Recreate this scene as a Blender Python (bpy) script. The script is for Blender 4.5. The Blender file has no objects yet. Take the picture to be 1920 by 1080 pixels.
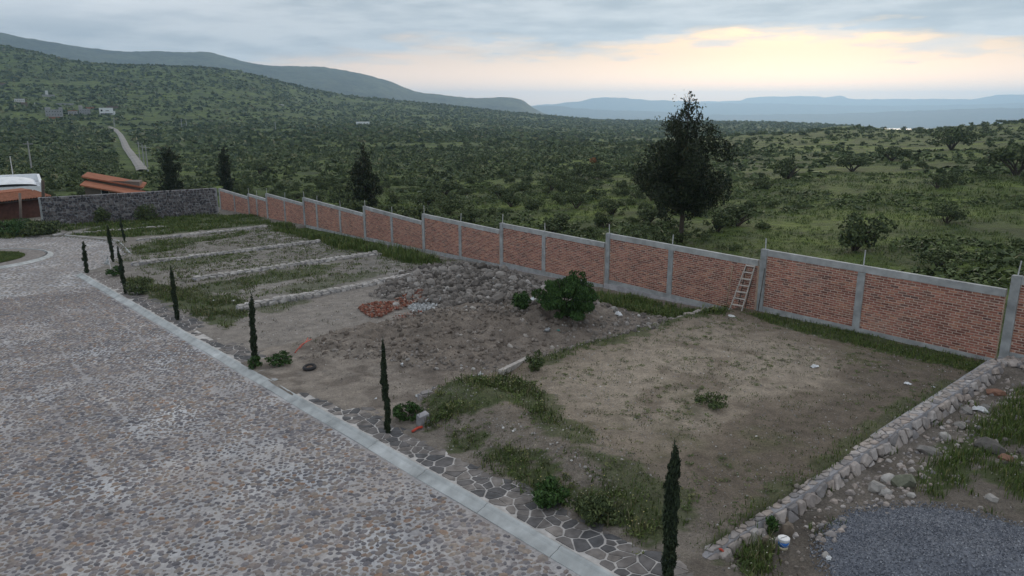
import bpy, bmesh, math, random
import numpy as np
from mathutils import Vector, Matrix, Euler
random.seed(7); rng = np.random.default_rng(11)
SC = bpy.context.scene
COL = SC.collection
# ------------------------------------------------------------------ camera
CAM_H = 7.5
FOC, HORIZ = 1380.0, 205.0
PITCH = math.atan((540 - HORIZ) / FOC)
cd = bpy.data.cameras.new('camera'); cam = bpy.data.objects.new('camera', cd); COL.objects.link(cam)
cam.location = (0, 0, CAM_H); cam.rotation_euler = (math.pi / 2 - PITCH, 0, 0)
cd.sensor_width = 36; cd.lens = 36 * FOC / 1920; cd.clip_start = 0.1; cd.clip_end = 60000
SC.camera = cam
# ------------------------------------------------------------------ world: evening sky with a broken cloud deck
SUN_AZ, SUN_EL = math.radians(20), math.radians(9)      # to the right of straight ahead, low
w = bpy.data.worlds.new('World'); SC.world = w; w.use_nodes = True
nt = w.node_tree; nt.nodes.clear()
def wn(t, **k):
    n = nt.nodes.new(t)
    for a, b in k.items(): setattr(n, a, b)
    return n
def wmath(op, a, b=None, c=None, clamp=False):
    n = wn('ShaderNodeMath', operation=op, use_clamp=clamp)
    for i, q in enumerate((a, b, c)):
        if q is None: continue
        if isinstance(q, (int, float)): n.inputs[i].default_value = q
        else: nt.links.new(q, n.inputs[i])
    return n.outputs[0]
def wsmooth(x, a, b):
    n = wn('ShaderNodeMapRange', interpolation_type='SMOOTHSTEP')
    nt.links.new(x, n.inputs[0]); n.inputs[1].default_value = a; n.inputs[2].default_value = b
    return n.outputs[0]
def wmix(f, a, b):
    n = wn('ShaderNodeMix', data_type='RGBA')
    if isinstance(f, (int, float)): n.inputs[0].default_value = f
    else: nt.links.new(f, n.inputs[0])
    for i, q in ((6, a), (7, b)):
        if isinstance(q, tuple): n.inputs[i].default_value = (*q, 1)
        else: nt.links.new(q, n.inputs[i])
    return n.outputs[2]
def wnoise(vec, scale, detail, stretch):
    m = wn('ShaderNodeMapping'); m.inputs['Scale'].default_value = stretch; nt.links.new(vec, m.inputs[0])
    n = wn('ShaderNodeTexNoise'); n.inputs['Scale'].default_value = scale; n.inputs['Detail'].default_value = detail
    n.inputs['Roughness'].default_value = .55
    nt.links.new(m.outputs[0], n.inputs['Vector']); return n.outputs['Fac']
tc = wn('ShaderNodeTexCoord'); sep = wn('ShaderNodeSeparateXYZ'); nt.links.new(tc.outputs['Generated'], sep.inputs[0])
DIR = tc.outputs['Generated']
el = wmath('MULTIPLY', sep.outputs[2], 57.3)                               # elevation in degrees (small angles)
azx = wmath('ARCTAN2', sep.outputs[0], sep.outputs[1]); azd = wmath('MULTIPLY', azx, 57.3)   # degrees right of ahead
sky = wn('ShaderNodeTexSky', sky_type='NISHITA', sun_disc=False, sun_elevation=SUN_EL, sun_rotation=SUN_AZ, air_density=1.2, dust_density=2.0)
n_big = wnoise(DIR, 4.0, 5, (1, 1, 5)); n_fine = wnoise(DIR, 12.0, 6, (1, 1, 6)); n_soft = wnoise(DIR, 2.2, 3, (1, 1, 4))
# glow below the deck, strongest near the hidden sun
daz = wmath('SUBTRACT', azd, 19); glow = wmath('POWER', 2.718, wmath('MULTIPLY', wmath('MULTIPLY', daz, daz), -1 / (2 * 36.0 ** 2)))
G_ = 10.0
def cs(c, k=1.0): return tuple(v * G_ * k for v in c)
low = wmix(glow, cs((.62, .62, .63)), cs((.88, .655, .48)))
pink = wmix(wsmooth(wmath('ABSOLUTE', wmath('ADD', azd, 8)), 22, 2), low, cs((1.02, .80, .66)))
low2 = wmix(wsmooth(el, .6, 4.4), wmix(glow, cs((1.8, 1.5, 1.25)), cs((3.0, 1.9, 1.1))), pink)
low3 = wmix(wsmooth(azd, -32, -8), cs((.80, .765, .79)), low2)
clear = wmix(.86, sky.outputs[0], low3)
# cloud deck
edge = wmath('ADD', wmath('ADD', wmath('MULTIPLY', wsmooth(azd, -30, -2), 2.2), wmath('MULTIPLY', wsmooth(azd, 4, 18), .75)), wmath('ADD', wmath('MULTIPLY', wsmooth(azd, 22, 34), -1.1), 2.2))
tt = wmath('SUBTRACT', wmath('ADD', el, wmath('MULTIPLY', wmath('SUBTRACT', n_big, .5), 4.2)), edge)
tt = wmath('ADD', tt, wmath('MULTIPLY', wmath('SUBTRACT', n_fine, .5), 3.4))
deck = wsmooth(tt, -.7, .8)
tone = wmath('ADD', wmath('MULTIPLY', n_soft, .6), wmath('MULTIPLY', n_fine, .4))
deckcol = wmix(wsmooth(tone, .40, .60), cs((.41, .485, .55)), cs((.68, .73, .77)))
leftlight = wmath('MULTIPLY', wsmooth(azd, -15, -32), wsmooth(el, 4, 8))
deckcol = wmix(wmath('MULTIPLY', leftlight, .8), deckcol, cs((.92, .96, 1.0)))
high = wmix(wsmooth(el, 10, 32), deckcol, cs((.80, .82, .86)))
skyc = wmix(wmath('MULTIPLY', deck, .96), clear, high)
fringe = wmath('MULTIPLY', wmath('MULTIPLY', wsmooth(tt, -1.1, .05), wsmooth(tt, .95, .1)), wmath('MULTIPLY', glow, .75))
fringe = wmath('MULTIPLY', fringe, wsmooth(n_fine, .40, .58))
skyc = wmix(fringe, skyc, cs((1.15, .95, .77)))
skyc = wmix(wsmooth(el, -.6, -3), skyc, cs((.20, .22, .22)))
bg = wn('ShaderNodeBackground'); bg.inputs['Strength'].default_value = 0.1; nt.links.new(skyc, bg.inputs[0])
wo = wn('ShaderNodeOutputWorld'); nt.links.new(bg.outputs[0], wo.inputs[0])
# ------------------------------------------------------------------ sun (veiled by cloud, low on the right ahead)
ld = bpy.data.lights.new('sun', 'SUN'); ld.energy = 1.5; ld.angle = math.radians(25); ld.color = (1, .82, .62)
sun = bpy.data.objects.new('sun', ld); COL.objects.link(sun)
sd = Vector((math.sin(SUN_AZ) * math.cos(SUN_EL), math.cos(SUN_AZ) * math.cos(SUN_EL), math.sin(SUN_EL)))
sun.rotation_euler = sd.to_track_quat('Z', 'Y').to_euler()
vs = SC.view_settings; SC.display_settings.display_device = 'sRGB'
vs.view_transform = 'Standard'; vs.look = 'None'; vs.exposure = 0.0; vs.gamma = 1.0; vs.use_curve_mapping = False
SC.cycles.use_denoising = True
SC.cycles.max_bounces = 6; SC.cycles.diffuse_bounces = 3; SC.cycles.glossy_bounces = 2; SC.cycles.volume_bounces = 3
SC.cycles.use_adaptive_sampling = True

# ------------------------------------------------------------------ geometry of the place
FW = np.array([0, math.cos(PITCH), -math.sin(PITCH)]); DN = np.array([0, -math.sin(PITCH), -math.cos(PITCH)]); RT = np.array([1., 0, 0])
C0 = np.array([0, 0, CAM_H])
def ray(x, y): return RT * (x - 960) + DN * (y - 540) + FW * FOC
def project(P):
    d = np.asarray(P, float) - C0; z = d @ FW
    return 960 + FOC * (d @ RT) / z, 540 + FOC * (d @ DN) / z
NPL = np.array([-0.02050483, 0.02382471, 1.0])                              # the estate's gently sloping ground plane
V1 = np.array([0.75794006, 0.6523242, 0.0]); V2 = np.array([-0.65199748, 0.75756993, -0.03141798])
B0 = C0 - CAM_H * NPL / (NPL @ NPL)
MUV = np.linalg.pinv(np.stack([V2, V1], 1))
def P(u, v, h=0.0):
    u = np.asarray(u, float)[..., None]; v = np.asarray(v, float)[..., None]; h = np.asarray(h, float)[..., None]
    return B0 + u * V2 + v * V1 + h * np.array([0, 0, 1.])
def G(x, y, h=0.0):                                                          # pixel -> (u, v) on the plane
    r = ray(x, y); t = -(CAM_H - h) / (r @ NPL); q = C0 + r * t - np.array([0, 0, h]) - B0
    s = MUV @ q; return float(s[0]), float(s[1])
def to_uv(X, Y):
    A = np.array([[V2[0], V1[0]], [V2[1], V1[1]]]); s = np.linalg.solve(A, np.stack([np.ravel(X) - B0[0], np.ravel(Y) - B0[1]]))
    return s[0].reshape(np.shape(X)), s[1].reshape(np.shape(X))
def plane_z(X, Y): return -(NPL[0] * X + NPL[1] * Y)
VH = np.cross(V2, [0, 0, 1]); VH /= np.linalg.norm(VH)
def Wl(x, y, v=26.0):                                                        # pixel -> (u, h) on the vertical plane v = const
    r = ray(x, y); t = ((B0 + v * V1 - C0) @ VH) / (r @ VH)
    s = np.linalg.solve(np.stack([V2, V1, [0, 0, 1]], 1), C0 + r * t - B0); return float(s[0]), float(s[2])
def Xr(x, y, r):                                                             # point on a pixel's ray at ground distance r
    d = ray(x, y); return C0 + d * (r / math.hypot(d[0], d[1]))
def hash2(i, j, s):
    n = (i * 374761393 + j * 668265263 + s * 1442695041) & 0xFFFFFFFF
    n = ((n ^ (n >> 13)) * 1274126177) & 0xFFFFFFFF
    return ((n ^ (n >> 16)) & 0xFFFF) / 65535.0
def vnoise(x, y, s=0):
    x = np.asarray(x, float); y = np.asarray(y, float)
    i = np.floor(x).astype(np.int64); j = np.floor(y).astype(np.int64); a = x - i; b = y - j
    a = a * a * (3 - 2 * a); b = b * b * (3 - 2 * b)
    return (hash2(i, j, s) * (1 - a) + hash2(i + 1, j, s) * a) * (1 - b) + (hash2(i, j + 1, s) * (1 - a) + hash2(i + 1, j + 1, s) * a) * b
def fbm(x, y, s=0, o=4):
    t = 0; a = .5; f = 1.
    for k in range(o): t = t + a * vnoise(x * f, y * f, s + k * 17); a *= .5; f *= 2.03
    return t / (1 - .5 ** o)
def sstep(a, b, x): t = np.clip((x - a) / (b - a), 0, 1); return t * t * (3 - 2 * t)
def inpoly(x, y, poly):
    x = np.asarray(x); y = np.asarray(y); c = np.zeros(x.shape, bool); n = len(poly)
    for k in range(n):
        x1, y1 = poly[k]; x2, y2 = poly[(k + 1) % n]
        if y1 == y2: continue
        c ^= ((y1 > y) != (y2 > y)) & (x < (x2 - x1) * (y - y1) / (y2 - y1) + x1)
    return c
def pxpoly(*pts): return [G(*p) for p in pts]
def sample_poly(poly, dens, lo=0):
    a = np.array(poly); mn = a.min(0); mx = a.max(0); n = int((mx[0] - mn[0]) * (mx[1] - mn[1]) * dens) + lo
    u = rng.uniform(mn[0], mx[0], n); v = rng.uniform(mn[1], mx[1], n); m = inpoly(u, v, poly); return u[m], v[m]

# ------------------------------------------------------------------ mesh and object helpers
def mesh(name, V, F, smooth=False, rnd=None, col=None, vatt=None):
    me = bpy.data.meshes.new(name); V = np.asarray(V, np.float32); F = np.asarray(F, np.int32)
    m, k = F.shape
    me.vertices.add(len(V)); me.vertices.foreach_set('co', V.ravel())
    me.loops.add(m * k); me.loops.foreach_set('vertex_index', F.ravel())
    me.polygons.add(m); me.polygons.foreach_set('loop_start', np.arange(0, m * k, k, dtype=np.int32))
    me.polygons.foreach_set('use_smooth', np.full(m, smooth))
    if rnd is not None:
        a = me.attributes.new('rnd', 'FLOAT', 'FACE'); a.data.foreach_set('value', np.asarray(rnd, np.float32))
    if col is not None:
        a = me.attributes.new('soil', 'FLOAT_COLOR', 'POINT'); c = np.ones((len(V), 4), np.float32); c[:, :3] = col; a.data.foreach_set('color', c.ravel())
    if vatt:
        for q, d in vatt.items():
            a = me.attributes.new(q, 'FLOAT', 'POINT'); a.data.foreach_set('value', np.asarray(d, np.float32))
    me.update(calc_edges=True); return me
def link(name, data, m=None, parent=None, loc=None, label=None, cat=None, group=None, kind=None):
    o = bpy.data.objects.new(name, data); COL.objects.link(o)
    if m is not None and data is not None and not data.materials: data.materials.append(m)
    if parent is not None: o.parent = parent
    if loc is not None: o.location = loc
    if label: o['label'] = label
    if cat: o['category'] = cat
    if group: o['group'] = group
    if kind: o['kind'] = kind
    return o
def empty(name, loc, label=None, cat=None, group=None, kind=None):
    o = link(name, None, loc=loc, label=label, cat=cat, group=group, kind=kind); o.empty_display_size = .2; return o
class MB:                                                                    # collects boxes, tubes and polygons into one mesh
    def __init__(s): s.v = []; s.f = []
    def add(s, V, F):
        b = len(s.v); s.v += [tuple(map(float, p)) for p in V]; s.f += [tuple(b + i for i in q) for q in F]
    def hexa(s, c):                                                          # 8 corners: bottom ring then top ring
        s.add(c, [(3, 2, 1, 0), (4, 5, 6, 7), (0, 1, 5, 4), (1, 2, 6, 5), (2, 3, 7, 6), (3, 0, 4, 7)])
    def box(s, p, q):
        s.hexa([(p[0], p[1], p[2]), (q[0], p[1], p[2]), (q[0], q[1], p[2]), (p[0], q[1], p[2]), (p[0], p[1], q[2]), (q[0], p[1], q[2]), (q[0], q[1], q[2]), (p[0], q[1], q[2])])
    def beam(s, a, b, w, t, side=None):                                      # square bar from a to b
        a = Vector(a); b = Vector(b); d = (b - a).normalized(); x = Vector(side) if side is not None else Vector((0, 0, 1)) if abs(d.z) < .9 else Vector((1, 0, 0))
        x = (x - d * x.dot(d)).normalized(); y = d.cross(x); x = x * w / 2; y = y * t / 2
        s.hexa([a - x - y, a + x - y, a + x + y, a - x + y, b - x - y, b + x - y, b + x + y, b - x + y])
    def tube(s, pts, rad, n=7, cap=True):
        b0 = len(s.v); k = len(pts); rad = rad if hasattr(rad, '__len__') else [rad] * k
        for i in range(k):
            p = Vector(pts[i]); d = (Vector(pts[min(i + 1, k - 1)]) - Vector(pts[max(i - 1, 0)])).normalized()
            x = d.orthogonal().normalized() if i == 0 else (lx - d * lx.dot(d)).normalized(); lx = x; y = d.cross(x)
            for j in range(n):
                a = 2 * math.pi * j / n; s.v.append(tuple(p + (x * math.cos(a) + y * math.sin(a)) * rad[i]))
        for i in range(k - 1):
            for j in range(n):
                s.f.append((b0 + i * n + j, b0 + i * n + (j + 1) % n, b0 + (i + 1) * n + (j + 1) % n, b0 + (i + 1) * n + j))
        if cap: s.f.append(tuple(b0 + j for j in range(n))[::-1]); s.f.append(tuple(b0 + (k - 1) * n + j for j in range(n)))
    def build(s, name, m=None, parent=None, smooth=False, origin=None, **k):
        me = bpy.data.meshes.new(name); o3 = Vector(origin) if origin is not None else Vector((0, 0, 0))
        me.from_pydata([tuple(Vector(p) - o3) for p in s.v], [], s.f); me.update()
        if smooth: me.polygons.foreach_set('use_smooth', [True] * len(me.polygons))
        return link(name, me, m, parent, **k)
def hull_rock(seed, n=14, sq=(1, 1, 1), boxy=0.0):
    r = random.Random(seed); bm = bmesh.new()
    for i in range(n):
        z = 1 - 2 * (i + .5) / n; a = i * 2.39996 + r.uniform(-.35, .35); q = math.sqrt(max(0, 1 - z * z)); k = r.uniform(.82, 1.05)
        p = Vector((q * math.cos(a), q * math.sin(a), z))
        if boxy: p = p * (1 - boxy) + Vector([max(-.62, min(.62, c * 1.3)) for c in p]) * 1.35 * boxy
        bm.verts.new((p.x * k * sq[0], p.y * k * sq[1], p.z * k * sq[2]))
    res = bmesh.ops.convex_hull(bm, input=bm.verts); loose = [v for v in bm.verts if not v.link_faces]
    if loose: bmesh.ops.delete(bm, geom=loose, context='VERTS')
    bmesh.ops.triangulate(bm, faces=bm.faces); bmesh.ops.recalc_face_normals(bm, faces=bm.faces); bm.verts.index_update()
    V = np.array([v.co[:] for v in bm.verts]); F = np.array([[v.index for v in f.verts] for f in bm.faces]); bm.free(); return V, F
ROCKS = [hull_rock(i) for i in range(8)]
BOXY = [hull_rock(50 + i, 16, boxy=.75) for i in range(6)]
FLAKE = [hull_rock(80 + i, 8, (1, .8, .35)) for i in range(4)]
def rotz(a):
    c, s = np.cos(a), np.sin(a); z = np.zeros_like(a); o = np.ones_like(a)
    return np.stack([np.stack([c, -s, z], -1), np.stack([s, c, z], -1), np.stack([z, z, o], -1)], -2)
def rot3(n, tilt=math.pi):
    a = rotz(rng.uniform(0, 2 * math.pi, n)); t = rng.uniform(-tilt, tilt, n); c, s = np.cos(t), np.sin(t); z = np.zeros(n); o = np.ones(n)
    X = np.stack([np.stack([o, z, z], -1), np.stack([z, c, -s], -1), np.stack([z, s, c], -1)], -2); return a @ X @ rotz(rng.uniform(0, 6.28, n))
def stamp(tmpl, pos, R, S):                                                  # copies of small templates as one vertex/face array
    VV, FF, RR = [], [], []; base = 0; n = len(pos); pick = rng.integers(0, len(tmpl), n)
    if S.ndim == 1: S = np.repeat(S[:, None], 3, 1)
    for t, (V, F) in enumerate(tmpl):
        idx = np.where(pick == t)[0]
        if not len(idx): continue
        W = np.einsum('nij,nkj->nki', R[idx], V[None] * S[idx][:, None, :]) + pos[idx][:, None, :]
        VV.append(W.reshape(-1, 3)); FF.append((F[None] + (np.arange(len(idx)) * len(V))[:, None, None]).reshape(-1, F.shape[1]) + base)
        RR.append(np.repeat(rng.random(len(idx)), len(F))); base += len(idx) * len(V)
    return np.concatenate(VV), np.concatenate(FF), np.concatenate(RR)
def stamped(name, tmpl, pos, R, S, m, parent=None, smooth=False, **k):
    V, F, r = stamp(tmpl, pos, R, S); return link(name, mesh(name, V, F, smooth, r), m, parent, **k)

# ------------------------------------------------------------------ materials
def material(name):
    m = bpy.data.materials.new(name); m.use_nodes = True; t = m.node_tree; t.nodes.clear()
    o = t.nodes.new('ShaderNodeOutputMaterial'); b = t.nodes.new('ShaderNodeBsdfPrincipled'); t.links.new(b.outputs[0], o.inputs[0])
    b.inputs['Specular IOR Level'].default_value = .25; b.inputs['Roughness'].default_value = .9
    return m, t, b
class NT:
    def __init__(s, t): s.t = t
    def n(s, ty, **k):
        q = s.t.nodes.new(ty)
        for a, b in k.items(): setattr(q, a, b)
        return q
    def pos(s): return s.n('ShaderNodeNewGeometry').outputs['Position']
    def noise(s, scale, detail=4, vec=None, rough=.55, stretch=None):
        q = s.n('ShaderNodeTexNoise'); q.inputs['Scale'].default_value = scale; q.inputs['Detail'].default_value = detail; q.inputs['Roughness'].default_value = rough
        v = vec if vec is not None else s.pos()
        if stretch:
            mp = s.n('ShaderNodeMapping'); mp.inputs['Scale'].default_value = stretch; s.t.links.new(v, mp.inputs[0]); v = mp.outputs[0]
        s.t.links.new(v, q.inputs['Vector']); return q.outputs['Fac']
    def ramp(s, f, stops, interp='LINEAR'):
        q = s.n('ShaderNodeValToRGB'); q.color_ramp.interpolation = interp; e = q.color_ramp.elements
        while len(e) < len(stops): e.new(.5)
        for i, (p, c) in enumerate(stops): e[i].position = p; e[i].color = (*c, 1) if len(c) == 3 else c
        s.t.links.new(f, q.inputs[0]); return q.outputs[0]
    def math(s, op, a, b=0.0, clamp=False):
        q = s.n('ShaderNodeMath', operation=op, use_clamp=clamp)
        for i, x in enumerate((a, b)):
            if isinstance(x, (int, float)): q.inputs[i].default_value = x
            else: s.t.links.new(x, q.inputs[i])
        return q.outputs[0]
    def mix(s, f, a, b, blend='MIX'):
        q = s.n('ShaderNodeMix', data_type='RGBA', blend_type=blend)
        for i, x in ((0, f), (6, a), (7, b)):
            if isinstance(x, (int, float)): q.inputs[i].default_value = x
            elif isinstance(x, tuple): q.inputs[i].default_value = (*x, 1)
            else: s.t.links.new(x, q.inputs[i])
        return q.outputs[2]
    def attr(s, name, out='Fac'): q = s.n('ShaderNodeAttribute'); q.attribute_name = name; return q.outputs[out]
    def rnd(s):
        return s.math('FRACT', s.math('ADD', s.attr('rnd'), s.n('ShaderNodeObjectInfo').outputs['Random']))
    def bump(s, b, h, strength=.4, dist=.02):
        q = s.n('ShaderNodeBump'); q.inputs['Strength'].default_value = strength; q.inputs['Distance'].default_value = dist
        s.t.links.new(h, q.inputs['Height']); s.t.links.new(q.outputs[0], b.inputs['Normal'])
def grain(name, stops, nscale=9.0, var=(.7, 1.25), bump=.35, bdist=.02, rough=.92, patch=None, wide=None):
    """colour picked per piece from STOPS, mottled by noise"""
    m, t, b = material(name); N = NT(t); b.inputs['Roughness'].default_value = rough
    c = N.ramp(N.rnd(), stops); f = N.noise(nscale, 5)
    c = N.mix(1.0, c, N.ramp(f, [(.3, (var[0],) * 3), (.7, (var[1],) * 3)]), 'MULTIPLY')
    if wide: c = N.mix(1.0, c, N.ramp(N.noise(wide[0], 5, rough=.65), [(.30, wide[1]), (.70, wide[2])]), 'MULTIPLY')
    if patch: c = N.mix(N.ramp(N.noise(patch[0], 3), [(patch[1], (0, 0, 0)), (patch[2], (1, 1, 1))]), c, patch[3])
    t.links.new(c, b.inputs['Base Color'])
    if bump: N.bump(b, N.noise(nscale * 3, 4), bump, bdist)
    return m
def leafmat(name, stops, rough=.7):
    m, t, b = material(name); N = NT(t); b.inputs['Roughness'].default_value = rough
    r = N.math('FRACT', N.math('ADD', N.attr('rnd'), N.math('MULTIPLY', N.n('ShaderNodeObjectInfo').outputs['Random'], .25)))
    t.links.new(N.ramp(r, stops), b.inputs['Base Color']); return m
M = {}
M['cobble'] = grain('cobblestone', [(0, (.115, .115, .126)), (.2, (.155, .155, .167)), (.38, (.20, .195, .203)), (.55, (.185, .162, .152)), (.70, (.225, .21, .195)), (.88, (.245, .212, .18)), (.96, (.24, .165, .12)), (.97, (.24, .23, .23)), (1, (.26, .25, .25))], 14, (.72, 1.25), .25, .01, wide=(.55, (.74, .75, .79), (1.2, 1.15, 1.12)))
M['flag'] = grain('flagstone', [(0, (.075, .078, .084)), (.35, (.105, .103, .106)), (.7, (.15, .14, .135)), (1, (.20, .185, .175))], 5, (.6, 1.35), .3, .01)
M['wallstone'] = grain('pale_stone', [(0, (.20, .195, .20)), (.3, (.29, .265, .25)), (.6, (.34, .295, .265)), (.85, (.39, .37, .36)), (1, (.25, .22, .205))], 6, (.7, 1.2), .5, .02)
M['palestone'] = grain('limed_stone', [(0, (.27, .265, .26)), (.4, (.36, .345, .33)), (.8, (.44, .425, .41)), (1, (.33, .31, .29))], 6, (.7, 1.2), .5, .02)
M['darkstone'] = grain('dark_stone', [(0, (.05, .05, .058)), (.3, (.085, .08, .088)), (.6, (.125, .11, .112)), (.85, (.17, .16, .16)), (1, (.25, .24, .24))], 6, (.7, 1.2), .5, .02)
M['boulder'] = grain('grey_boulder', [(0, (.095, .087, .08)), (.4, (.15, .138, .128)), (.75, (.205, .188, .174)), (.95, (.29, .275, .26)), (1, (.42, .41, .40))], 5, (.65, 1.2), .5, .03)
M['rubble'] = grain('rubble_stone', [(0, (.11, .10, .092)), (.4, (.165, .148, .132)), (.8, (.22, .20, .185)), (.96, (.34, .33, .32)), (1, (.45, .45, .44))], 8, (.7, 1.2), .3)
M['clod'] = grain('earth_clod', [(0, (.11, .092, .078)), (.5, (.165, .142, .123)), (.88, (.21, .187, .166)), (.95, (.25, .225, .205)), (1, (.42, .40, .37))], 8, (.7, 1.2), .3)
M['pebble'] = grain('pebble', [(0, (.16, .15, .14)), (.5, (.24, .225, .21)), (.9, (.34, .33, .32)), (1, (.55, .55, .54))], 8, (.8, 1.2), 0)
M['shard'] = grain('brick_shard', [(0, (.15, .06, .045)), (.35, (.23, .075, .05)), (.6, (.27, .11, .07)), (.8, (.22, .15, .12)), (1, (.36, .30, .26))], 8, (.7, 1.2), .2)
M['plaster'] = grain('plaster_rubble', [(0, (.24, .25, .26)), (.5, (.36, .38, .39)), (1, (.5, .52, .53))], 8, (.75, 1.2), .2)
M['gravel'] = grain('blue_gravel', [(0, (.075, .085, .105)), (.4, (.14, .155, .185)), (.8, (.21, .23, .265)), (1, (.31, .335, .37))], 25, (.8, 1.2), 0, wide=(1.2, (.72, .73, .76), (1.2, 1.18, 1.15)))
M['brick'] = grain('clay_brick', [(0, (.165, .074, .06)), (.3, (.275, .118, .09)), (.6, (.345, .155, .118)), (.85, (.40, .20, .135)), (1, (.125, .072, .068))], 11, (.72, 1.22), .4, .01, wide=(.7, (.82, .8, .82), (1.2, 1.2, 1.16)), patch=(.5, .63, .82, (.34, .25, .21)))
M['mortar'] = grain('brick_mortar', [(0, (.52, .41, .345)), (1, (.52, .41, .345))], 8, (.8, 1.15), .3)
M['conc'] = grain('grey_concrete', [(0, (.29, .31, .322)), (1, (.33, .345, .355))], 3.5, (.78, 1.18), .25, .01, wide=(1.1, (.76, .76, .75), (1.16, 1.16, 1.15)))
M['coping'] = grain('pale_concrete', [(0, (.33, .345, .355)), (1, (.37, .385, .39))], 3.5, (.82, 1.15), .25, .01, wide=(1.1, (.76, .76, .75), (1.16, 1.16, 1.15)))
M['kerb'] = grain('kerb_concrete', [(0, (.39, .42, .43)), (1, (.44, .465, .475))], 3, (.76, 1.1), .15, .01, wide=(1.1, (.76, .76, .75), (1.16, 1.16, 1.15)))
M['footing'] = grain('footing_concrete', [(0, (.25, .25, .265)), (1, (.33, .33, .345))], 3, (.7, 1.2), .6, .04)
M['steel'] = grain('pale_rod', [(0, (.42, .44, .45)), (1, (.5, .5, .5))], 9, (.8, 1.1), 0)
M['bark'] = grain('bark', [(0, (.05, .04, .033)), (1, (.075, .06, .05))], 8, (.6, 1.3), .6)
M['cypress'] = leafmat('cypress_leaf', [(0, (.012, .02, .012)), (.5, (.022, .035, .018)), (1, (.04, .06, .028))])
M['conifer'] = leafmat('conifer_leaf', [(0, (.012, .019, .009)), (.5, (.02, .03, .013)), (.9, (.035, .05, .02)), (1, (.06, .05, .025))])
M['shrub'] = leafmat('shrub_leaf', [(0, (.034, .05, .022)), (.4, (.056, .08, .033)), (.8, (.09, .122, .046)), (1, (.125, .15, .056))])
M['woods'] = leafmat('hill_leaf', [(0, (.044, .066, .030)), (.35, (.062, .09, .037)), (.7, (.082, .115, .043)), (.9, (.115, .14, .05)), (1, (.14, .14, .075))])
M['scrub'] = leafmat('scrub_leaf', [(0, (.04, .06, .024)), (.5, (.066, .095, .034)), (1, (.10, .135, .046))])
M['bush'] = leafmat('bush_leaf', [(0, (.016, .038, .010)), (.5, (.032, .075, .018)), (1, (.06, .12, .03))])
M['grass'] = leafmat('grass_blade', [(0, (.036, .062, .014)), (.4, (.06, .10, .021)), (.8, (.095, .135, .032)), (1, (.16, .155, .06))])
M['field_blade'] = leafmat('field_blade', [(0, (.045, .072, .018)), (.5, (.07, .108, .023)), (1, (.11, .145, .034))])
M['drygrass'] = leafmat('dry_weed', [(0, (.05, .06, .025)), (.5, (.08, .085, .04)), (.9, (.12, .11, .06)), (1, (.19, .165, .10))])
M['flower'] = leafmat('wild_flower', [(0, (.38, .34, .10)), (.5, (.42, .40, .22)), (1, (.5, .5, .45))])
M['tile'] = grain('roof_tile', [(0, (.19, .08, .05)), (.5, (.26, .115, .07)), (1, (.32, .16, .10))], 3, (.75, 1.2), .3)
M['orange'] = grain('orange_roof', [(0, (.27, .105, .06)), (1, (.31, .125, .072))], 1.5, (.8, 1.15), .2)
M['white'] = grain('white_paint', [(0, (.72, .75, .78)), (1, (.76, .79, .82))], 1.5, (.85, 1.08), .1)
M['whitewash'] = grain('whitewash', [(0, (.55, .56, .57)), (1, (.62, .62, .62))], 2, (.8, 1.08), .1)
M['greywall'] = grain('grey_block', [(0, (.26, .27, .28)), (1, (.33, .33, .34))], 1, (.8, 1.15), .2)
M['darkbrick'] = grain('dark_brick_wall', [(0, (.085, .04, .03)), (1, (.10, .05, .038))], 3, (.7, 1.3), .4)
M['tan'] = grain('tan_wall', [(0, (.15, .125, .11)), (1, (.17, .14, .125))], 2, (.8, 1.15), .3)
M['glass'] = grain('dark_window', [(0, (.015, .018, .022)), (1, (.02, .023, .028))], 2, (.9, 1.1), 0, rough=.15)
M['wood'] = grain('weathered_wood', [(0, (.44, .415, .385)), (1, (.50, .47, .44))], 12, (.75, 1.2), .3)
M['darkwood'] = grain('dark_wood', [(0, (.06, .055, .05)), (1, (.08, .07, .06))], 12, (.75, 1.2), .3)
M['bamboo'] = grain('cane', [(0, (.30, .24, .17)), (1, (.33, .27, .19))], 10, (.8, 1.2), .2)
M['rubber'] = grain('black_rubber', [(0, (.022, .022, .024)), (1, (.03, .03, .032))], 20, (.8, 1.3), .3, rough=.75)
M['rust'] = grain('rusty_rim', [(0, (.13, .095, .075)), (1, (.16, .115, .09))], 20, (.7, 1.3), .3)
M['plastic'] = grain('white_plastic', [(0, (.62, .64, .66)), (1, (.68, .70, .72))], 6, (.92, 1.05), .05, rough=.5)
M['blue'] = grain('blue_print', [(0, (.035, .15, .47)), (1, (.04, .17, .52))], 6, (.9, 1.1), 0, rough=.5)
M['cream'] = grain('cream_print', [(0, (.50, .45, .33)), (1, (.53, .48, .36))], 6, (.9, 1.1), 0, rough=.5)
M['redplastic'] = grain('red_plastic', [(0, (.42, .055, .035)), (1, (.46, .065, .04))], 12, (.8, 1.15), 0, rough=.6)
M['bluecloth'] = grain('blue_plastic', [(0, (.07, .11, .22)), (1, (.09, .13, .25))], 12, (.8, 1.15), 0)
M['teal'] = grain('teal_plastic', [(0, (.05, .22, .21)), (1, (.06, .26, .24))], 12, (.8, 1.15), 0)
M['bag'] = grain('white_bag', [(0, (.55, .58, .60)), (1, (.66, .68, .70))], 7, (.8, 1.1), .4)
M['lake'] = grain('lake_water', [(0, (.04, .05, .06)), (1, (.04, .05, .06))], .01, (.9, 1.1), 0, rough=.24)
M['dirtroad'] = grain('pale_dirt_track', [(0, (.21, .205, .20)), (1, (.245, .24, .23))], .25, (.78, 1.18), 0)
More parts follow.
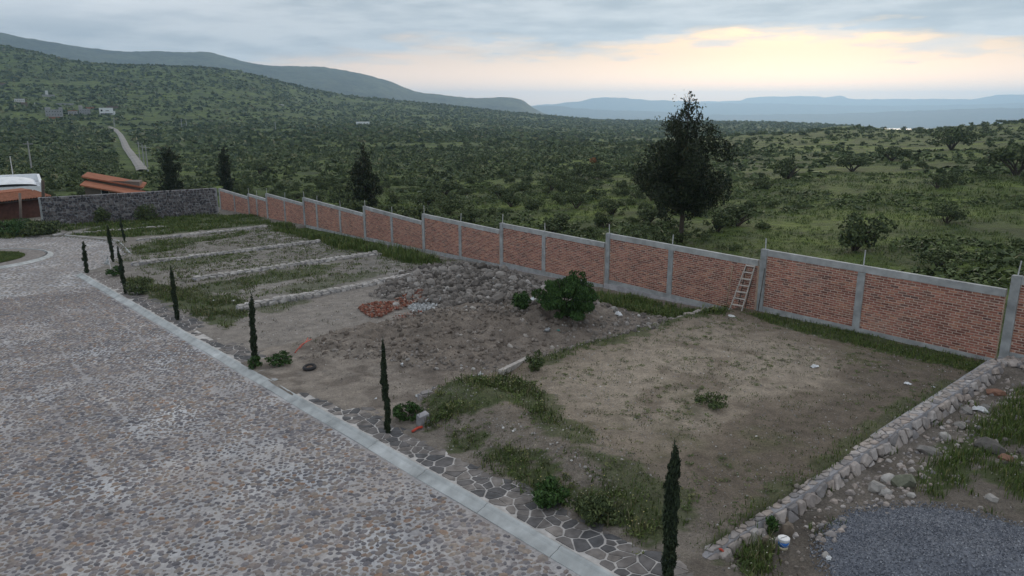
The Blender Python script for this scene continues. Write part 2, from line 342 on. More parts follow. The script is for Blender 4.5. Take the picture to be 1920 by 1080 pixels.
M['darkline'] = grain('dark_ink', [(0, (.05, .05, .055)), (1, (.05, .05, .055))], 6, (.9, 1.1), 0)
def soil_material():
    m, t, b = material('bare_earth'); N = NT(t)
    c = N.attr('soil', 'Color'); f = N.noise(2.3, 6, rough=.65); g = N.noise(19, 5, rough=.7); h = N.noise(70, 3)
    c = N.mix(1.0, c, N.ramp(f, [(.28, (.66, .65, .64)), (.72, (1.3, 1.29, 1.27))]), 'MULTIPLY')
    c = N.mix(1.0, c, N.ramp(g, [(.3, (.62, .62, .62)), (.72, (1.34, 1.34, 1.33))]), 'MULTIPLY')
    c = N.mix(1.0, c, N.ramp(N.noise(48, 4, rough=.7), [(.3, (.66, .66, .66)), (.7, (1.32, 1.31, 1.3))]), 'MULTIPLY')
    c = N.mix(N.ramp(h, [(.70, (0, 0, 0)), (.76, (.55, .55, .55))]), c, (.33, .315, .295))
    t.links.new(c, b.inputs['Base Color'])
    N.bump(b, N.math('ADD', g, N.math('MULTIPLY', h, .5)), .7, .05); return m
M['soil'] = soil_material()
def road_material():
    m, t, b = material('road_bed'); N = NT(t); p = N.pos()
    base = N.ramp(N.noise(.45, 4), [(.30, (.285, .275, .275)), (.5, (.345, .345, .35)), (.70, (.48, .50, .52))])
    base = N.mix(1.0, base, N.ramp(N.noise(.55, 5, rough=.65), [(.3, (.78, .79, .82)), (.7, (1.16, 1.12, 1.08))]), 'MULTIPLY')
    base = N.mix(1.0, base, N.ramp(N.noise(16, 4), [(.3, (.75,) * 3), (.7, (1.18,) * 3)]), 'MULTIPLY')
    vo = N.n('ShaderNodeTexVoronoi'); vo.inputs['Scale'].default_value = 6.4; t.links.new(p, vo.inputs['Vector'])
    sc = N.ramp(N.n('ShaderNodeSeparateColor').outputs[0], [(0, (0, 0, 0)), (1, (1, 1, 1))])
    sp = t.nodes.new('ShaderNodeSeparateColor'); t.links.new(vo.outputs['Color'], sp.inputs[0])
    stone = N.ramp(sp.outputs[0], [(0, (.10, .10, .11)), (.4, (.165, .162, .165)), (.7, (.21, .19, .172)), (.9, (.24, .19, .15)), (1, (.19, .19, .19))])
    mask = N.ramp(vo.outputs['Distance'], [(.47, (1, 1, 1)), (.60, (0, 0, 0))])
    far = N.math('MULTIPLY', mask, N.attr('far'))
    t.links.new(N.mix(far, base, stone), b.inputs['Base Color']); N.bump(b, N.noise(30, 4), .4, .01); return m
M['road'] = road_material()
def field_material():
    m, t, b = material('field_grass'); N = NT(t)
    a = N.noise(.018, 5, rough=.6); c0 = N.noise(.13, 5, rough=.65); d = N.noise(1.1, 5, rough=.7)
    c = N.ramp(c0, [(.25, (.028, .045, .015)), (.42, (.044, .068, .018)), (.53, (.068, .105, .020)), (.66, (.11, .165, .024)), (.8, (.09, .095, .032))])
    c = N.mix(1.0, c, N.ramp(a, [(.3, (.62, .66, .7)), (.7, (1.3, 1.22, 1.1))]), 'MULTIPLY')
    c = N.mix(1.0, c, N.ramp(d, [(.3, (.55,) * 3), (.7, (1.35,) * 3)]), 'MULTIPLY')
    t.links.new(c, b.inputs['Base Color']); N.bump(b, N.math('ADD', d, N.noise(4, 4)), .8, .35); return m
M['field'] = field_material()
def hill_material(name, c1, c2, sc, bs=.7):
    m, t, b = material(name); N = NT(t)
    c = N.ramp(N.noise(sc, 6, rough=.68), [(.3, c1), (.7, c2)])
    c = N.mix(1.0, c, N.ramp(N.noise(sc * 9, 4), [(.3, (.6,) * 3), (.7, (1.35,) * 3)]), 'MULTIPLY')
    t.links.new(c, b.inputs['Base Color']); N.bump(b, N.noise(sc * 6, 5), .7, 12); return m
M['range'] = hill_material('wooded_range', (.010, .016, .009), (.085, .10, .05), .006)
M['farhill'] = hill_material('far_hill', (.05, .055, .05), (.075, .08, .07), .002)
M['plain'] = hill_material('valley_plain', (.045, .055, .035), (.08, .085, .055), .002)

# ================================================================== TERRAIN
def pchip(x, y, xi):                                                          # monotone cubic through control points
    x = np.asarray(x, float); y = np.asarray(y, float); h = np.diff(x); d = np.diff(y) / h; m = np.zeros_like(y)
    m[0], m[-1] = d[0], d[-1]
    for k in range(1, len(x) - 1):
        if d[k - 1] * d[k] > 0: m[k] = 2 * d[k - 1] * d[k] / (d[k - 1] + d[k])
    i = np.clip(np.searchsorted(x, xi) - 1, 0, len(h) - 1); t = np.clip((xi - x[i]) / h[i], 0, 1); H = h[i]
    return (2 * t**3 - 3 * t**2 + 1) * y[i] + (t**3 - 2 * t**2 + t) * H * m[i] + (-2 * t**3 + 3 * t**2) * y[i + 1] + (t**3 - t**2) * H * m[i + 1]
ZLOW = -112.0
PROF = {   # picture column: (ground distance, picture row the ground shows at there)
    -900: [(150, 345), (300, 285), (500, 240), (750, 200), (1000, 130), (1300, 40), (1700, 60)],
    -350: [(150, 345), (300, 285), (480, 246), (640, 215), (850, 175), (1120, 110), (1380, 60), (1800, 90)],
    0: [(150, 338), (280, 290), (430, 252), (600, 221), (800, 186), (1080, 132), (1350, 83), (1800, 120)],
    200: [(150, 338), (280, 296), (420, 262), (580, 230), (780, 197), (1060, 152), (1300, 121), (1750, 150)],
    400: [(150, 338), (270, 298), (400, 268), (560, 240), (760, 206), (1050, 158), (1300, 128), (1750, 160)],
    640: [(120, 345), (210, 302), (340, 268), (520, 244), (760, 229), (1080, 204), (1400, 177), (1800, 205)],
    820: [(120, 345), (210, 304), (330, 275), (480, 253), (700, 236), (1050, 214), (1400, 196), (1800, 225)],
    1000: [(100, 350), (160, 312), (240, 286), (330, 270), (480, 258), (720, 243), (1050, 229), (1400, 215), (1800, 240)],
    1200: [(90, 352), (150, 308), (210, 285), (270, 272), (360, 282), (520, 262), (800, 246), (1100, 236), (1400, 226), (1800, 250)],
    1400: [(90, 350), (150, 302), (220, 275), (310, 255), (420, 266), (620, 254), (900, 241), (1350, 228), (1800, 250)],
    1600: [(90, 350), (150, 300), (240, 266), (340, 250), (480, 238), (620, 252), (900, 247), (1350, 236), (1800, 252)],
    1715: [(90, 349), (150, 299), (240, 266), (330, 252), (430, 245), (600, 260), (1000, 255), (1800, 258)],
    1790: [(90, 348), (150, 297), (240, 263), (330, 247), (430, 238), (600, 256), (1000, 250), (1800, 256)],
    1940: [(90, 346), (150, 294), (230, 260), (310, 243), (385, 230), (600, 258), (1000, 252), (1800, 258)],
    2500: [(90, 345), (150, 292), (230, 256), (320, 236), (420, 215), (600, 250), (1000, 252), (1800, 258)],
}
LR = np.linspace(math.log(55), math.log(2600), 220); cols_az, cols_z = [], []
for x, pts in sorted(PROF.items()):
    d = ray(x, 240); az = math.atan2(d[0], d[1]); rr, zz = [], []
    for r in (45, 62): rr.append(r); zz.append(plane_z(r * math.sin(az), r * math.cos(az)))
    for r, y in pts: q = Xr(x, y, r); rr.append(r); zz.append(q[2])
    rr += [2600, 3200]; zz += [ZLOW - 4, ZLOW - 4]
    cols_az.append(az); cols_z.append(pchip(np.log(rr), zz, LR))
AZ = np.linspace(cols_az[0], cols_az[-1], 360); cz = np.array(cols_z)
ZT = np.stack([pchip(cols_az, cz[:, k], AZ) for k in range(len(LR))], 1)
for _ in range(5):
    ZT = np.pad(ZT, ((1, 1), (1, 1)), 'edge'); ZT = (ZT[:-2, 1:-1] + ZT[2:, 1:-1] + 2 * ZT[1:-1, 1:-1] + ZT[1:-1, :-2] + ZT[1:-1, 2:]) / 6
def ground_z(X, Y):
    X = np.asarray(X, float); Y = np.asarray(Y, float); r = np.hypot(X, Y); az = np.arctan2(X, Y)
    a = np.clip((az - AZ[0]) / (AZ[-1] - AZ[0]) * (len(AZ) - 1), 0, len(AZ) - 1.001); i = a.astype(int); fa = a - i
    b = np.clip((np.log(np.maximum(r, 1)) - LR[0]) / (LR[-1] - LR[0]) * (len(LR) - 1), 0, len(LR) - 1.001); j = b.astype(int); fb = b - j
    z = (ZT[i, j] * (1 - fa) + ZT[i + 1, j] * fa) * (1 - fb) + (ZT[i, j + 1] * (1 - fa) + ZT[i + 1, j + 1] * fa) * fb
    pz = plane_z(X, Y); z = np.where(r < 62, pz, z * sstep(62, 90, r) + pz * (1 - sstep(62, 90, r)))
    out = np.maximum(0, np.abs(az - (AZ[0] + AZ[-1]) / 2) - (AZ[-1] - AZ[0]) / 2)          # behind the camera: the slope runs out to the plain
    back = np.maximum(pz, -30) * (1 - sstep(300, 2400, r)) + (ZLOW - 4) * sstep(300, 2400, r); k = sstep(0.02, .5, out); z = z * (1 - k) + back * k
    amp = np.clip((r - 40) * .012, 0, 9); n = (fbm(X / 45, Y / 45, 3, 5) - .5) * np.minimum(amp, 1.2) + (fbm(X / 260, Y / 260, 9, 4) - .5) * amp * .55
    return z + n * (1 - sstep(1900, 2500, r)) - .3 * (1 - sstep(30, 80, r))
def polar(name, azs, rs, zf, m, **k):
    A, R_ = np.meshgrid(azs, rs, indexing='ij'); X = R_ * np.sin(A); Y = R_ * np.cos(A); Z = zf(X, Y, A, R_); na, nr = A.shape
    I = np.arange(na * nr).reshape(na, nr); F = np.stack([I[:-1, :-1], I[:-1, 1:], I[1:, 1:], I[1:, :-1]], -1).reshape(-1, 4)[:, ::-1]
    return link(name, mesh(name, np.stack([X, Y, Z], -1).reshape(-1, 3), F, True), m, kind='structure', **k)
azs = np.concatenate([np.linspace(-math.pi, AZ[0] - .03, 30), np.linspace(AZ[0], AZ[-1], 420), np.linspace(AZ[-1] + .03, math.pi, 30)])
polar('terrain', azs, np.concatenate([[1], np.linspace(8, 55, 10), np.exp(np.linspace(math.log(60), math.log(2600), 210))]), lambda X, Y, A, R_: ground_z(X, Y), M['field'])
# valley plain out to the horizon, lake, ranges
polar('valley_plain', np.linspace(-math.pi, math.pi, 97), np.array([1500, 2500, 4000, 7000, 11000, 15500.]), lambda X, Y, A, R_: np.full(X.shape, ZLOW), M['plain'])
def az_of(x): d = ray(x, 220); return math.atan2(d[0], d[1])
def range_mesh(name, sky, r0, rk, r1, m, rough, seed, ns=260, nr=26):
    """a mountain range: foot at r0, ridge line at rk following SKY (column, row), far foot at r1"""
    xs = [p[0] for p in sky]; azk = [az_of(x) for x in xs]; zk = [Xr(x, y, rk)[2] for x, y in sky]; a = np.linspace(azk[0], azk[-1], ns); zr = pchip(azk, zk, a)
    rs = np.concatenate([np.linspace(r0, rk, nr), np.linspace(rk, r1, 8)[1:]])
    def zf(X, Y, A, R_):
        t = np.where(R_ <= rk, (R_ - r0) / (rk - r0), (r1 - R_) / (r1 - rk)); base = ZLOW - 6; prof = np.clip(t, 0, 1) ** np.where(R_ <= rk, 1.25, .8)
        z = base + (zr[:, None] - base) * prof
        s = rk / 9; n = fbm(A * rk / s * 1.3, R_ / s * .5, seed, 5) - .5
        ridg = 1 - np.abs(fbm(A * rk / s * .9 + 3, R_ / s * .25, seed + 5, 4) * 2 - 1)
        return z + (zr[:, None] - base) * prof * (1 - prof) * (n * rough + (ridg - .6) * rough * .9) + (fbm(A * rk / (s * .06), R_ / (s * .06), seed + 2, 3) - .5) * rk * .0016 * np.clip(prof * 2, 0, 1)
    return polar(name, a, rs, zf, m)
range_mesh('wooded_hills', [(-900, 84), (-500, 66), (-200, 58), (0, 58), (60, 70), (120, 80), (200, 92), (260, 97), (300, 96), (370, 98), (390, 96.5), (430, 105), (480, 118), (540, 124), (600, 125), (650, 132), (700, 143), (740, 155), (780, 171), (830, 178), (900, 184), (950, 182), (975, 186), (1000, 203), (1030, 216), (1100, 226)], 1900, 3600, 4800, M['range'], .55, 21, 460, 40)
range_mesh('blue_hill', [(880, 215), (960, 203), (1000, 199), (1040, 198), (1080, 203), (1160, 207), (1260, 210), (1330, 215), (1500, 214), (1620, 211), (1750, 206), (1900, 202), (2150, 200), (2500, 205)], 5600, 7600, 8300, M['farhill'], .3, 31)
range_mesh('pale_ridge', [(900, 206), (1010, 197), (1052, 194), (1062, 192), (1085, 190), (1110, 184.5), (1140, 182.5), (1180, 184), (1215, 187.5), (1270, 189), (1330, 193), (1450, 194), (1620, 198), (1760, 197), (1920, 193), (2200, 190), (2500, 198)], 9000, 11000, 11800, M['farhill'], .25, 41)
range_mesh('far_mesa', [(1150, 200), (1290, 191), (1340, 190), (1382, 189), (1400, 184), (1450, 181), (1528, 180), (1541, 182.5), (1562, 179.5), (1577, 180), (1590, 185), (1640, 186), (1760, 185.5), (1816, 186), (1845, 181), (1880, 177), (1920, 176.5), (2100, 174), (2500, 184)], 12500, 14200, 15000, M['farhill'], .2, 51)
lk = []
for k in range(48):
    a = 2 * math.pi * k / 48; q = Xr(1715, 236, 5050); lk.append((q[0] + math.cos(a) * 330 * (1 + .2 * math.sin(3 * a)), q[1] + math.sin(a) * 420 * (1 + .2 * math.cos(2 * a)), ZLOW + .6))
b = MB(); b.add(lk, [tuple(range(48))]); b.build('lake', M['lake'], kind='structure')
# the evening air
hz = MB(); hz.box((-16500, -16500, -122), (16500, 16500, 370)); hm = bpy.data.materials.new('evening_haze'); hm.use_nodes = True; ht = hm.node_tree; ht.nodes.clear()
hv = ht.nodes.new('ShaderNodeVolumePrincipled'); ho = ht.nodes.new('ShaderNodeOutputMaterial'); ht.links.new(hv.outputs[0], ho.inputs['Volume'])
hv.inputs['Color'].default_value = (.50, .74, 1.0, 1); hv.inputs['Density'].default_value = 1.45e-4; hv.inputs['Anisotropy'].default_value = .56; hv.inputs['Density Attribute'].default_value = ''
hm.cycles.homogeneous_volume = True
hz.build('haze', hm, kind='stuff')

# ================================================================== THE LOTS
def kv(u): return 8.10 - .0125 * (np.asarray(u) - 8)                           # road edge of the near kerb
K2 = [G(238, 480), G(214, 454), G(115, 444)]                                  # the far kerb round the turning place
ROAD = [(-9, -36), (-9, float(kv(-9))), (46.1, float(kv(46.1))), (47.6, 9.2), (51.0, 11.2), K2[0], K2[1], K2[2], (69.3, 6.5), (72, -2), (76, -36)]
LV = [6.75, 16.35, 24.5, 32.1, 40.35, 48.05, 58.8]
MOUND_D = pxpoly((560, 680), (620, 640), (760, 605), (900, 590), (1010, 600), (1080, 625), (1060, 660), (980, 690), (880, 690), (740, 690), (640, 680))
PILE = pxpoly((690, 560), (755, 515), (850, 490), (930, 497), (1000, 520), (1030, 540), (990, 562), (930, 580), (850, 580), (790, 575))
W = {}   # weed areas in plot coordinates: polygon, blades per m2, height
W['hump'] = (pxpoly((780, 790), (855, 735), (960, 735), (1020, 765), (1040, 830), (965, 800), (880, 805), (815, 815)), 150, .34)
W['slope'] = (pxpoly((890, 870), (950, 850), (1010, 880), (1070, 930), (1050, 965), (1000, 945)), 130, .26)
W['corner'] = (pxpoly((1065, 945), (1140, 930), (1200, 960), (1240, 1000), (1225, 1045), (1150, 1000)), 120, .26)
W['step'] = (pxpoly((985, 700), (1120, 650), (1240, 618), (1330, 590), (1370, 590), (1310, 615), (1200, 650), (1080, 685), (1010, 715)), 90, .16)
W['wall_near'] = (pxpoly((1400, 590), (1480, 598), (1620, 625), (1760, 655), (1858, 680), (1850, 700), (1760, 685), (1640, 662), (1540, 640), (1440, 612)), 170, .19)
W['wall_mid'] = (pxpoly((1122, 545), (1200, 556), (1290, 575), (1365, 585), (1345, 602), (1270, 600), (1190, 590), (1130, 578)), 230, .38)
W['ret_left'] = (pxpoly((1300, 1040), (1420, 945), (1560, 850), (1700, 760), (1830, 695), (1850, 700), (1720, 785), (1590, 880), (1450, 975), (1340, 1060)), 70, .16)
W['lush'] = (pxpoly((1388, 1064), (1402, 1034), (1432, 1004), (1446, 1012), (1440, 1045), (1434, 1088), (1390, 1090)), 330, .32)
W['zgrass'] = (pxpoly((1740, 870), (1800, 820), (1920, 725), (2050, 700), (2050, 820), (1920, 835), (1850, 850), (1800, 910), (1745, 930), (1715, 900)), 240, .28)
W['zgrass2'] = (pxpoly((1850, 870), (1925, 850), (2000, 860), (2000, 940), (1900, 925)), 200, .24)
W['far1'] = (pxpoly((498, 420), (540, 424), (612, 442), (590, 452), (560, 447), (510, 432)), 150, .45)
W['far2'] = (pxpoly((595, 443), (640, 444), (715, 462), (712, 476), (650, 473), (605, 458)), 190, .6)
W['far3'] = (pxpoly((695, 462), (745, 465), (838, 492), (832, 503), (770, 497), (715, 482)), 200, .65)
W['lawn'] = (pxpoly((125, 441), (255, 414), (480, 404), (500, 416), (495, 424), (420, 430), (330, 440), (245, 448), (180, 446)), 190, .26)
W['lawn_edge'] = (pxpoly((245, 470), (290, 455), (370, 447), (430, 440), (470, 436), (460, 444), (380, 456), (320, 472), (262, 482)), 110, .22)
W['lot1'] = (pxpoly((232, 530), (262, 522), (330, 545), (400, 552), (460, 570), (465, 595), (430, 622), (370, 600), (300, 565), (245, 548)), 190, .26)
W['lot2'] = (pxpoly((330, 548), (420, 530), (520, 512), (600, 500), (640, 498), (600, 520), (500, 535), (420, 552)), 95, .18)
W['lot3'] = (pxpoly((255, 500), (330, 488), (420, 478), (470, 480), (440, 492), (350, 505), (290, 512)), 50, .16)
W['lot4'] = (pxpoly((520, 545), (600, 525), (690, 512), (740, 512), (660, 532), (560, 556)), 55, .16)
W['lot5'] = (pxpoly((480, 575), (560, 560), (580, 568), (520, 590), (480, 592)), 60, .16)
W['band'] = (pxpoly((950, 735), (1040, 770), (1120, 850), (1100, 880), (1040, 850), (980, 815)), 90, .13)
W['band_low'] = (pxpoly((1050, 875), (1150, 890), (1300, 950), (1280, 1010), (1230, 990), (1120, 930)), 80, .14)
W['foot'] = (pxpoly((835, 835), (855, 820), (900, 830), (905, 850), (860, 855)), 110, .24)
W['house'] = (pxpoly((-60, 432), (0, 424), (96, 421), (103, 440), (40, 446), (-60, 456)), 110, .7)
W['stonewall'] = (pxpoly((92, 428), (200, 418), (330, 405), (408, 400), (412, 406), (320, 412), (200, 424), (130, 436)), 90, .38)
def weed_mask(u, v):
    m = np.zeros(np.shape(u)); ju = u + (fbm(u * 1.6, v * 1.6, 61, 3) - .5) * 1.1; jv = v + (fbm(u * 1.6, v * 1.6, 77, 3) - .5) * 1.1
    for k, (pg, d, h) in W.items(): m = np.maximum(m, inpoly(ju, jv, pg) * min(1.0, .35 + d / 190))
    return m
def lot_h(u, v):
    u = np.asarray(u, float); v = np.asarray(v, float)
    n1 = fbm(u * .55, v * .55, 1, 4) - .5; n2 = fbm(u * 3.1, v * 3.1, 5, 4) - .5
    h = .10 + .10 * n1 + .05 * n2
    inn = sstep(9.7, 11.6, v)
    A = (u > LV[0]) & (u < LV[1]); h = np.where(A, h + inn * (.06 + .30 * (u - LV[0]) / 9.6), h)
    h = h + .34 * np.exp(-(((u - 14.6) / 1.7) ** 2 + ((v - 11.0) / 1.1) ** 2)) * A + .22 * np.exp(-(((u - 10.5) / 2.4) ** 2 + ((v - 11.1) / .9) ** 2)) * A
    Bm = inpoly(u + n1 * 1.2, v + n2 * .8, MOUND_D); soft = np.exp(-(((u - 21.4) / 3.3) ** 4 + ((v - 15.2) / 4.6) ** 4))
    h = h + soft * (.20 + .6 * np.abs(n1) + .5 * np.maximum(n2, -.2)) * ((u > 16.6) & (u < 24.6))
    h = h + .38 * np.exp(-(((u - 20.3) / 1.5) ** 2 + ((v - 19.6) / 2.6) ** 2)) * (1 + 2 * n2)
    pc = np.mean(PILE, 0); h = h + .34 * np.exp(-(((u - pc[0]) / 3.2) ** 2 + ((v - pc[1]) / 2.9) ** 2)) * (1 + 1.2 * n2)
    h = h - .27 * sstep(21.5, 25.6, v) * ((u < 56) & (u > LV[0]))
    Z = u < LV[0]; h = np.where(Z, h - .22 * sstep(9.6, 11, v) * (1 - sstep(23.5, 25.5, v)) + .12 * np.maximum(n1, 0), h)
    a = v - kv(u); dirt = ((u > 17.2) & (u < 19.4) & (a > .6)) | ((u > 19.4) & (u < 23.6)) | ((u > 26) & (u < 29.2) & (a > .62))
    bur = sstep(0, .25, a - (.90 + .9 * n1)) ; bur = np.maximum(bur, dirt * 1.0)
    h = np.where(v < 9.75, np.where(u < 46, .05 + bur * (.074 + .05 * n2), .09 + .03 * n1), h)
    return np.where(inpoly(u, v, ROAD) | (v < kv(u) + .2), -.12, h)
def GG(x, y):
    h = .1
    for _ in range(5): u, v = G(x, y, h); h = .5 * h + .5 * float(lot_h(u, v))
    return u, v
def gp(u, v, dh=0.0): return P(u, v, lot_h(u, v) + dh)
us = np.arange(-8, 84, .14); vs_ = np.arange(7.4, 26.6, .13); U, Vv = np.meshgrid(us, vs_, indexing='ij'); Hh = lot_h(U, Vv); pts = P(U, Vv, Hh).reshape(-1, 3)
n1 = fbm(U * .5, Vv * .5, 101, 5); n2 = fbm(U * 1.7, Vv * 1.7, 131, 4); n3 = fbm(U * .21, Vv * .21, 151, 3)
c = np.zeros(U.shape + (3,)); c[:] = (.205, .19, .178)
def put(mask, colr): global c; mk_ = np.clip(mask, 0, 1)[..., None]; c = c * (1 - mk_) + np.array(colr) * mk_
Am = ((U > LV[0]) & (U < LV[1])).astype(float)
put(Am, (.15, .125, .098))
put(Am * np.exp(-(((U - 12.2) / 3.6) ** 4 + ((Vv - 17.5) / 5.8) ** 4)) * np.clip(.25 + sstep(.40, .56, n1 * .6 + n2 * .4 + .06 - .10 * (U < 9.5)), 0, 1), (.288, .252, .208)); put(Am * sstep(10.2, 8.2, U + (n1 - .5) * 3) * .8, (.118, .10, .082)); put(Am * sstep(.52, .66, n2 * .5 + n3 * .5) * .45, (.115, .105, .07))
put(Am * (1 - sstep(9.6, 12.5, Vv)) * .8, (.18, .165, .148))
Bm = ((U > LV[1]) & (U < LV[2])).astype(float); put(Bm, (.19, .166, .145)); put(Bm * (1 - sstep(10.5, 13, Vv)), (.235, .212, .188))
put(Bm * sstep(.5, .62, n2) * .7, (.125, .108, .095))
put(((U > LV[2]) & (U < LV[3])) * 1.0, (.225, .21, .195)); put((U > LV[3]) * .85, (.175, .168, .155)); put((U > LV[3]) * sstep(.52, .66, n1) * .7, (.265, .255, .245))
put((U < LV[0]) * 1.0, (.125, .112, .098)); put((U < LV[0]) * sstep(.5, .65, n1) * .6, (.175, .16, .145)); put(np.exp(-(((U - 5.6) / .8) ** 2 + ((Vv - 12.6) / 1.3) ** 2)) * .9, (.05, .045, .04))
wm = weed_mask(U, Vv); put(wm * .9, (.055, .075, .027))
loose_green = sstep(.56, .70, n2 * .6 + n1 * .4) * (U > LV[3]) * .6 + sstep(.60, .72, n2 * .55 + n3 * .45) * (U < LV[1]) * .5
put(loose_green, (.075, .08, .04))
nu, nv = U.shape; I = np.arange(nu * nv).reshape(nu, nv); F = np.stack([I[:-1, :-1], I[1:, :-1], I[1:, 1:], I[:-1, 1:]], -1).reshape(-1, 4)[:, ::-1]
link('ground', mesh('ground', pts, F, True, col=c.reshape(-1, 3)), M['soil'], kind='structure')
# ------------------------------------------------------------------ cobbled road
b = MB(); rs_ = [tuple(P(u, v, 0.0)) for u, v in ROAD]; bm = bmesh.new()
bv = [bm.verts.new(p) for p in rs_]; bm.faces.new(bv); bmesh.ops.triangulate(bm, faces=bm.faces)
for _ in range(1):
    for k in range(9):
        ucut = P(4 + 6 * k, 0, 0); bmesh.ops.bisect_plane(bm, geom=bm.verts[:] + bm.edges[:] + bm.faces[:], plane_co=Vector(ucut), plane_no=Vector(V2))
bmesh.ops.recalc_face_normals(bm, faces=bm.faces); me = bpy.data.meshes.new('road'); bm.to_mesh(me); bm.free()
if me.polygons[0].normal.z < 0: me.flip_normals()
a = me.attributes.new('far', 'FLOAT', 'POINT')
uu, _v = to_uv(np.array([v.co.x for v in me.vertices]), np.array([v.co.y for v in me.vertices])); a.data.foreach_set('value', np.where(uu > 39.5, 1.0, 0.0).astype(np.float32))
road = link('road', me, M['road'], kind='structure')
def dome(seed):                                                                # a rounded river cobble, bedded to its waist
    r = random.Random(seed); n = 7; V = []
    rad = [r.uniform(.8, 1.1) for _ in range(n)]
    for z, k in ((-.05, 1.0), (.5, .8)):
        V += [(math.cos(2 * math.pi * i / n) * rad[i] * k, math.sin(2 * math.pi * i / n) * rad[i] * k, z) for i in range(n)]
    V.append((0, 0, .72)); F = []
    for l in range(1):
        for i in range(n):
            j = (i + 1) % n; F += [(l * n + i, l * n + j, (l + 1) * n + j), (l * n + i, (l + 1) * n + j, (l + 1) * n + i)]
    F += [(n + i, n + (i + 1) % n, 2 * n) for i in range(n)]
    return np.array(V), np.array(F)
DOMES = [dome(i) for i in range(7)]
sp = .134; gu = np.arange(3.2, 42, sp * .9); gv = np.arange(-2.5, 8.1, sp); U, Vv = np.meshgrid(gu, gv, indexing='ij'); Vv = Vv + (np.arange(len(gu)) % 2)[:, None] * sp / 2
U = (U + rng.normal(0, .022, U.shape)).ravel(); Vv = (Vv + rng.normal(0, .022, Vv.shape)).ravel()
dens = fbm(U * .55, Vv * .55, 201, 4); line = .65 - np.abs(((Vv - .25 + .02 * np.sin(U * 2)) % 1.3) - .65)      # string-line courses of mortar
keep = (Vv < kv(U) - .09) & (Vv > -2.5 + (U - 3) * 0) & (rng.random(U.shape) > .02 + .16 * sstep(.54, .72, dens)) & ((line > .022 + .035 * sstep(.45, .65, fbm(U * .4 + 40, Vv * 1.5, 77, 3))) | (rng.random(U.shape) < .25))
px_, py_ = project(P(U, Vv)) if False else (None, None)
q = P(U, Vv) - C0; zz = q @ FW; px_ = 960 + FOC * (q @ RT) / zz; keep &= (px_ > -140)
U, Vv, dens = U[keep], Vv[keep], dens[keep]; n = len(U)
size = .060 * rng.lognormal(0, .24, n) * (1.08 - .3 * sstep(.5, .75, dens)); size = np.clip(size, .03, .098); el_ = rng.uniform(.72, 1.15, n)
S = np.stack([size * el_, size / el_, np.full(n, .02) * rng.uniform(.6, 1.3, n)], 1); Rz = rotz(rng.uniform(0, 6.28, n)); pos = P(U, Vv, .0)
order = np.argsort(np.linalg.norm(pos - C0, axis=1) / size); near = np.zeros(n, bool)
qq = pos - C0; zz = qq @ FW; pxx = 960 + FOC * (qq @ RT) / zz; pyy = 540 + FOC * (qq @ DN) / zz; vis = (pxx > 8) & (pxx < 1912) & (pyy < 1072)
near[[i for i in order if vis[i]][:298]] = True
dmesh = [mesh('cobble', V, F, True) for V, F in DOMES]
for me in dmesh: me.materials.append(M['cobble'])
for i in np.where(near)[0]:
    o = link('cobble', dmesh[i % 7], None, road, tuple(pos[i])); o.scale = S[i]; o.rotation_euler = (0, 0, rng.uniform(0, 6.28))
fu_ = rng.uniform(4, 34, 14000); fv_ = rng.uniform(-2, 8.0, 14000); k_ = fv_ < kv(fu_) - .05; k_ &= project(P(fu_, fv_))[0] > -60 if False else True
fs_ = rng.uniform(.014, .032, k_.sum()); stamped('chinking_stones', [(np.array([(1, 0, 0), (-.6, .8, 0), (-.5, -.8, 0), (.05, .1, .7)]), np.array([(0, 1, 3), (1, 2, 3), (2, 0, 3)]))], P(fu_[k_], fv_[k_], .004), rotz(rng.uniform(0, 6.28, k_.sum())), np.stack([fs_, fs_, fs_ * .6], 1), M['cobble'], road, kind='stuff')
stamped('cobbles', DOMES, pos[~near], Rz[~near], S[~near], M['cobble'], road, True, kind='stuff')

# ------------------------------------------------------------------ kerbs (concrete, rounded back edge) in cast lengths
KP = [(0, -.05), (0, .012), (.045, .035), (.19, .082), (.235, .118), (.28, .130), (.305, .118), (.315, -.05)]
def kerb_len(path, name, parent, gap=.012):
    """path: list of (u, v, outward unit (du, dv)) ; one cast length"""
    b = MB(); n = len(KP); k = len(path)
    V = []
    for (u, v, du, dv) in path: V += [tuple(P(u + du * a, v + dv * a, h)) for a, h in KP]
    F = [(i * n + j, i * n + j + 1, (i + 1) * n + j + 1, (i + 1) * n + j) for i in range(k - 1) for j in range(n - 1)]
    F += [tuple(range(n)), tuple((k - 1) * n + j for j in range(n))[::-1]]; b.add(V, F); bm = bmesh.new()
    o = b.build(name, M['kerb'], parent); bm.from_mesh(o.data); bmesh.ops.recalc_face_normals(bm, faces=bm.faces); bm.to_mesh(o.data); bm.free(); return o
ks = empty('kerb', tuple(P(8, kv(8), 0)), kind='structure'); kinv = Vector(ks.location)
def rel(o, parent):                                                            # keep world geometry under a translated parent
    o.data.transform(Matrix.Translation(-parent.location)) if o.data.users == 1 else None; return o
u = -4.0
while u < 46.1:
    e = min(u + 2.1, 46.1); ss = np.linspace(u + .007, e - .007, 5); rel(kerb_len([(s, float(kv(s)) + .012 * math.sin(s * 1.3), 0, 1) for s in ss], 'kerb_segment', ks), ks); u = e
k2 = empty('far_kerb', tuple(P(*K2[1], 0)), kind='structure')
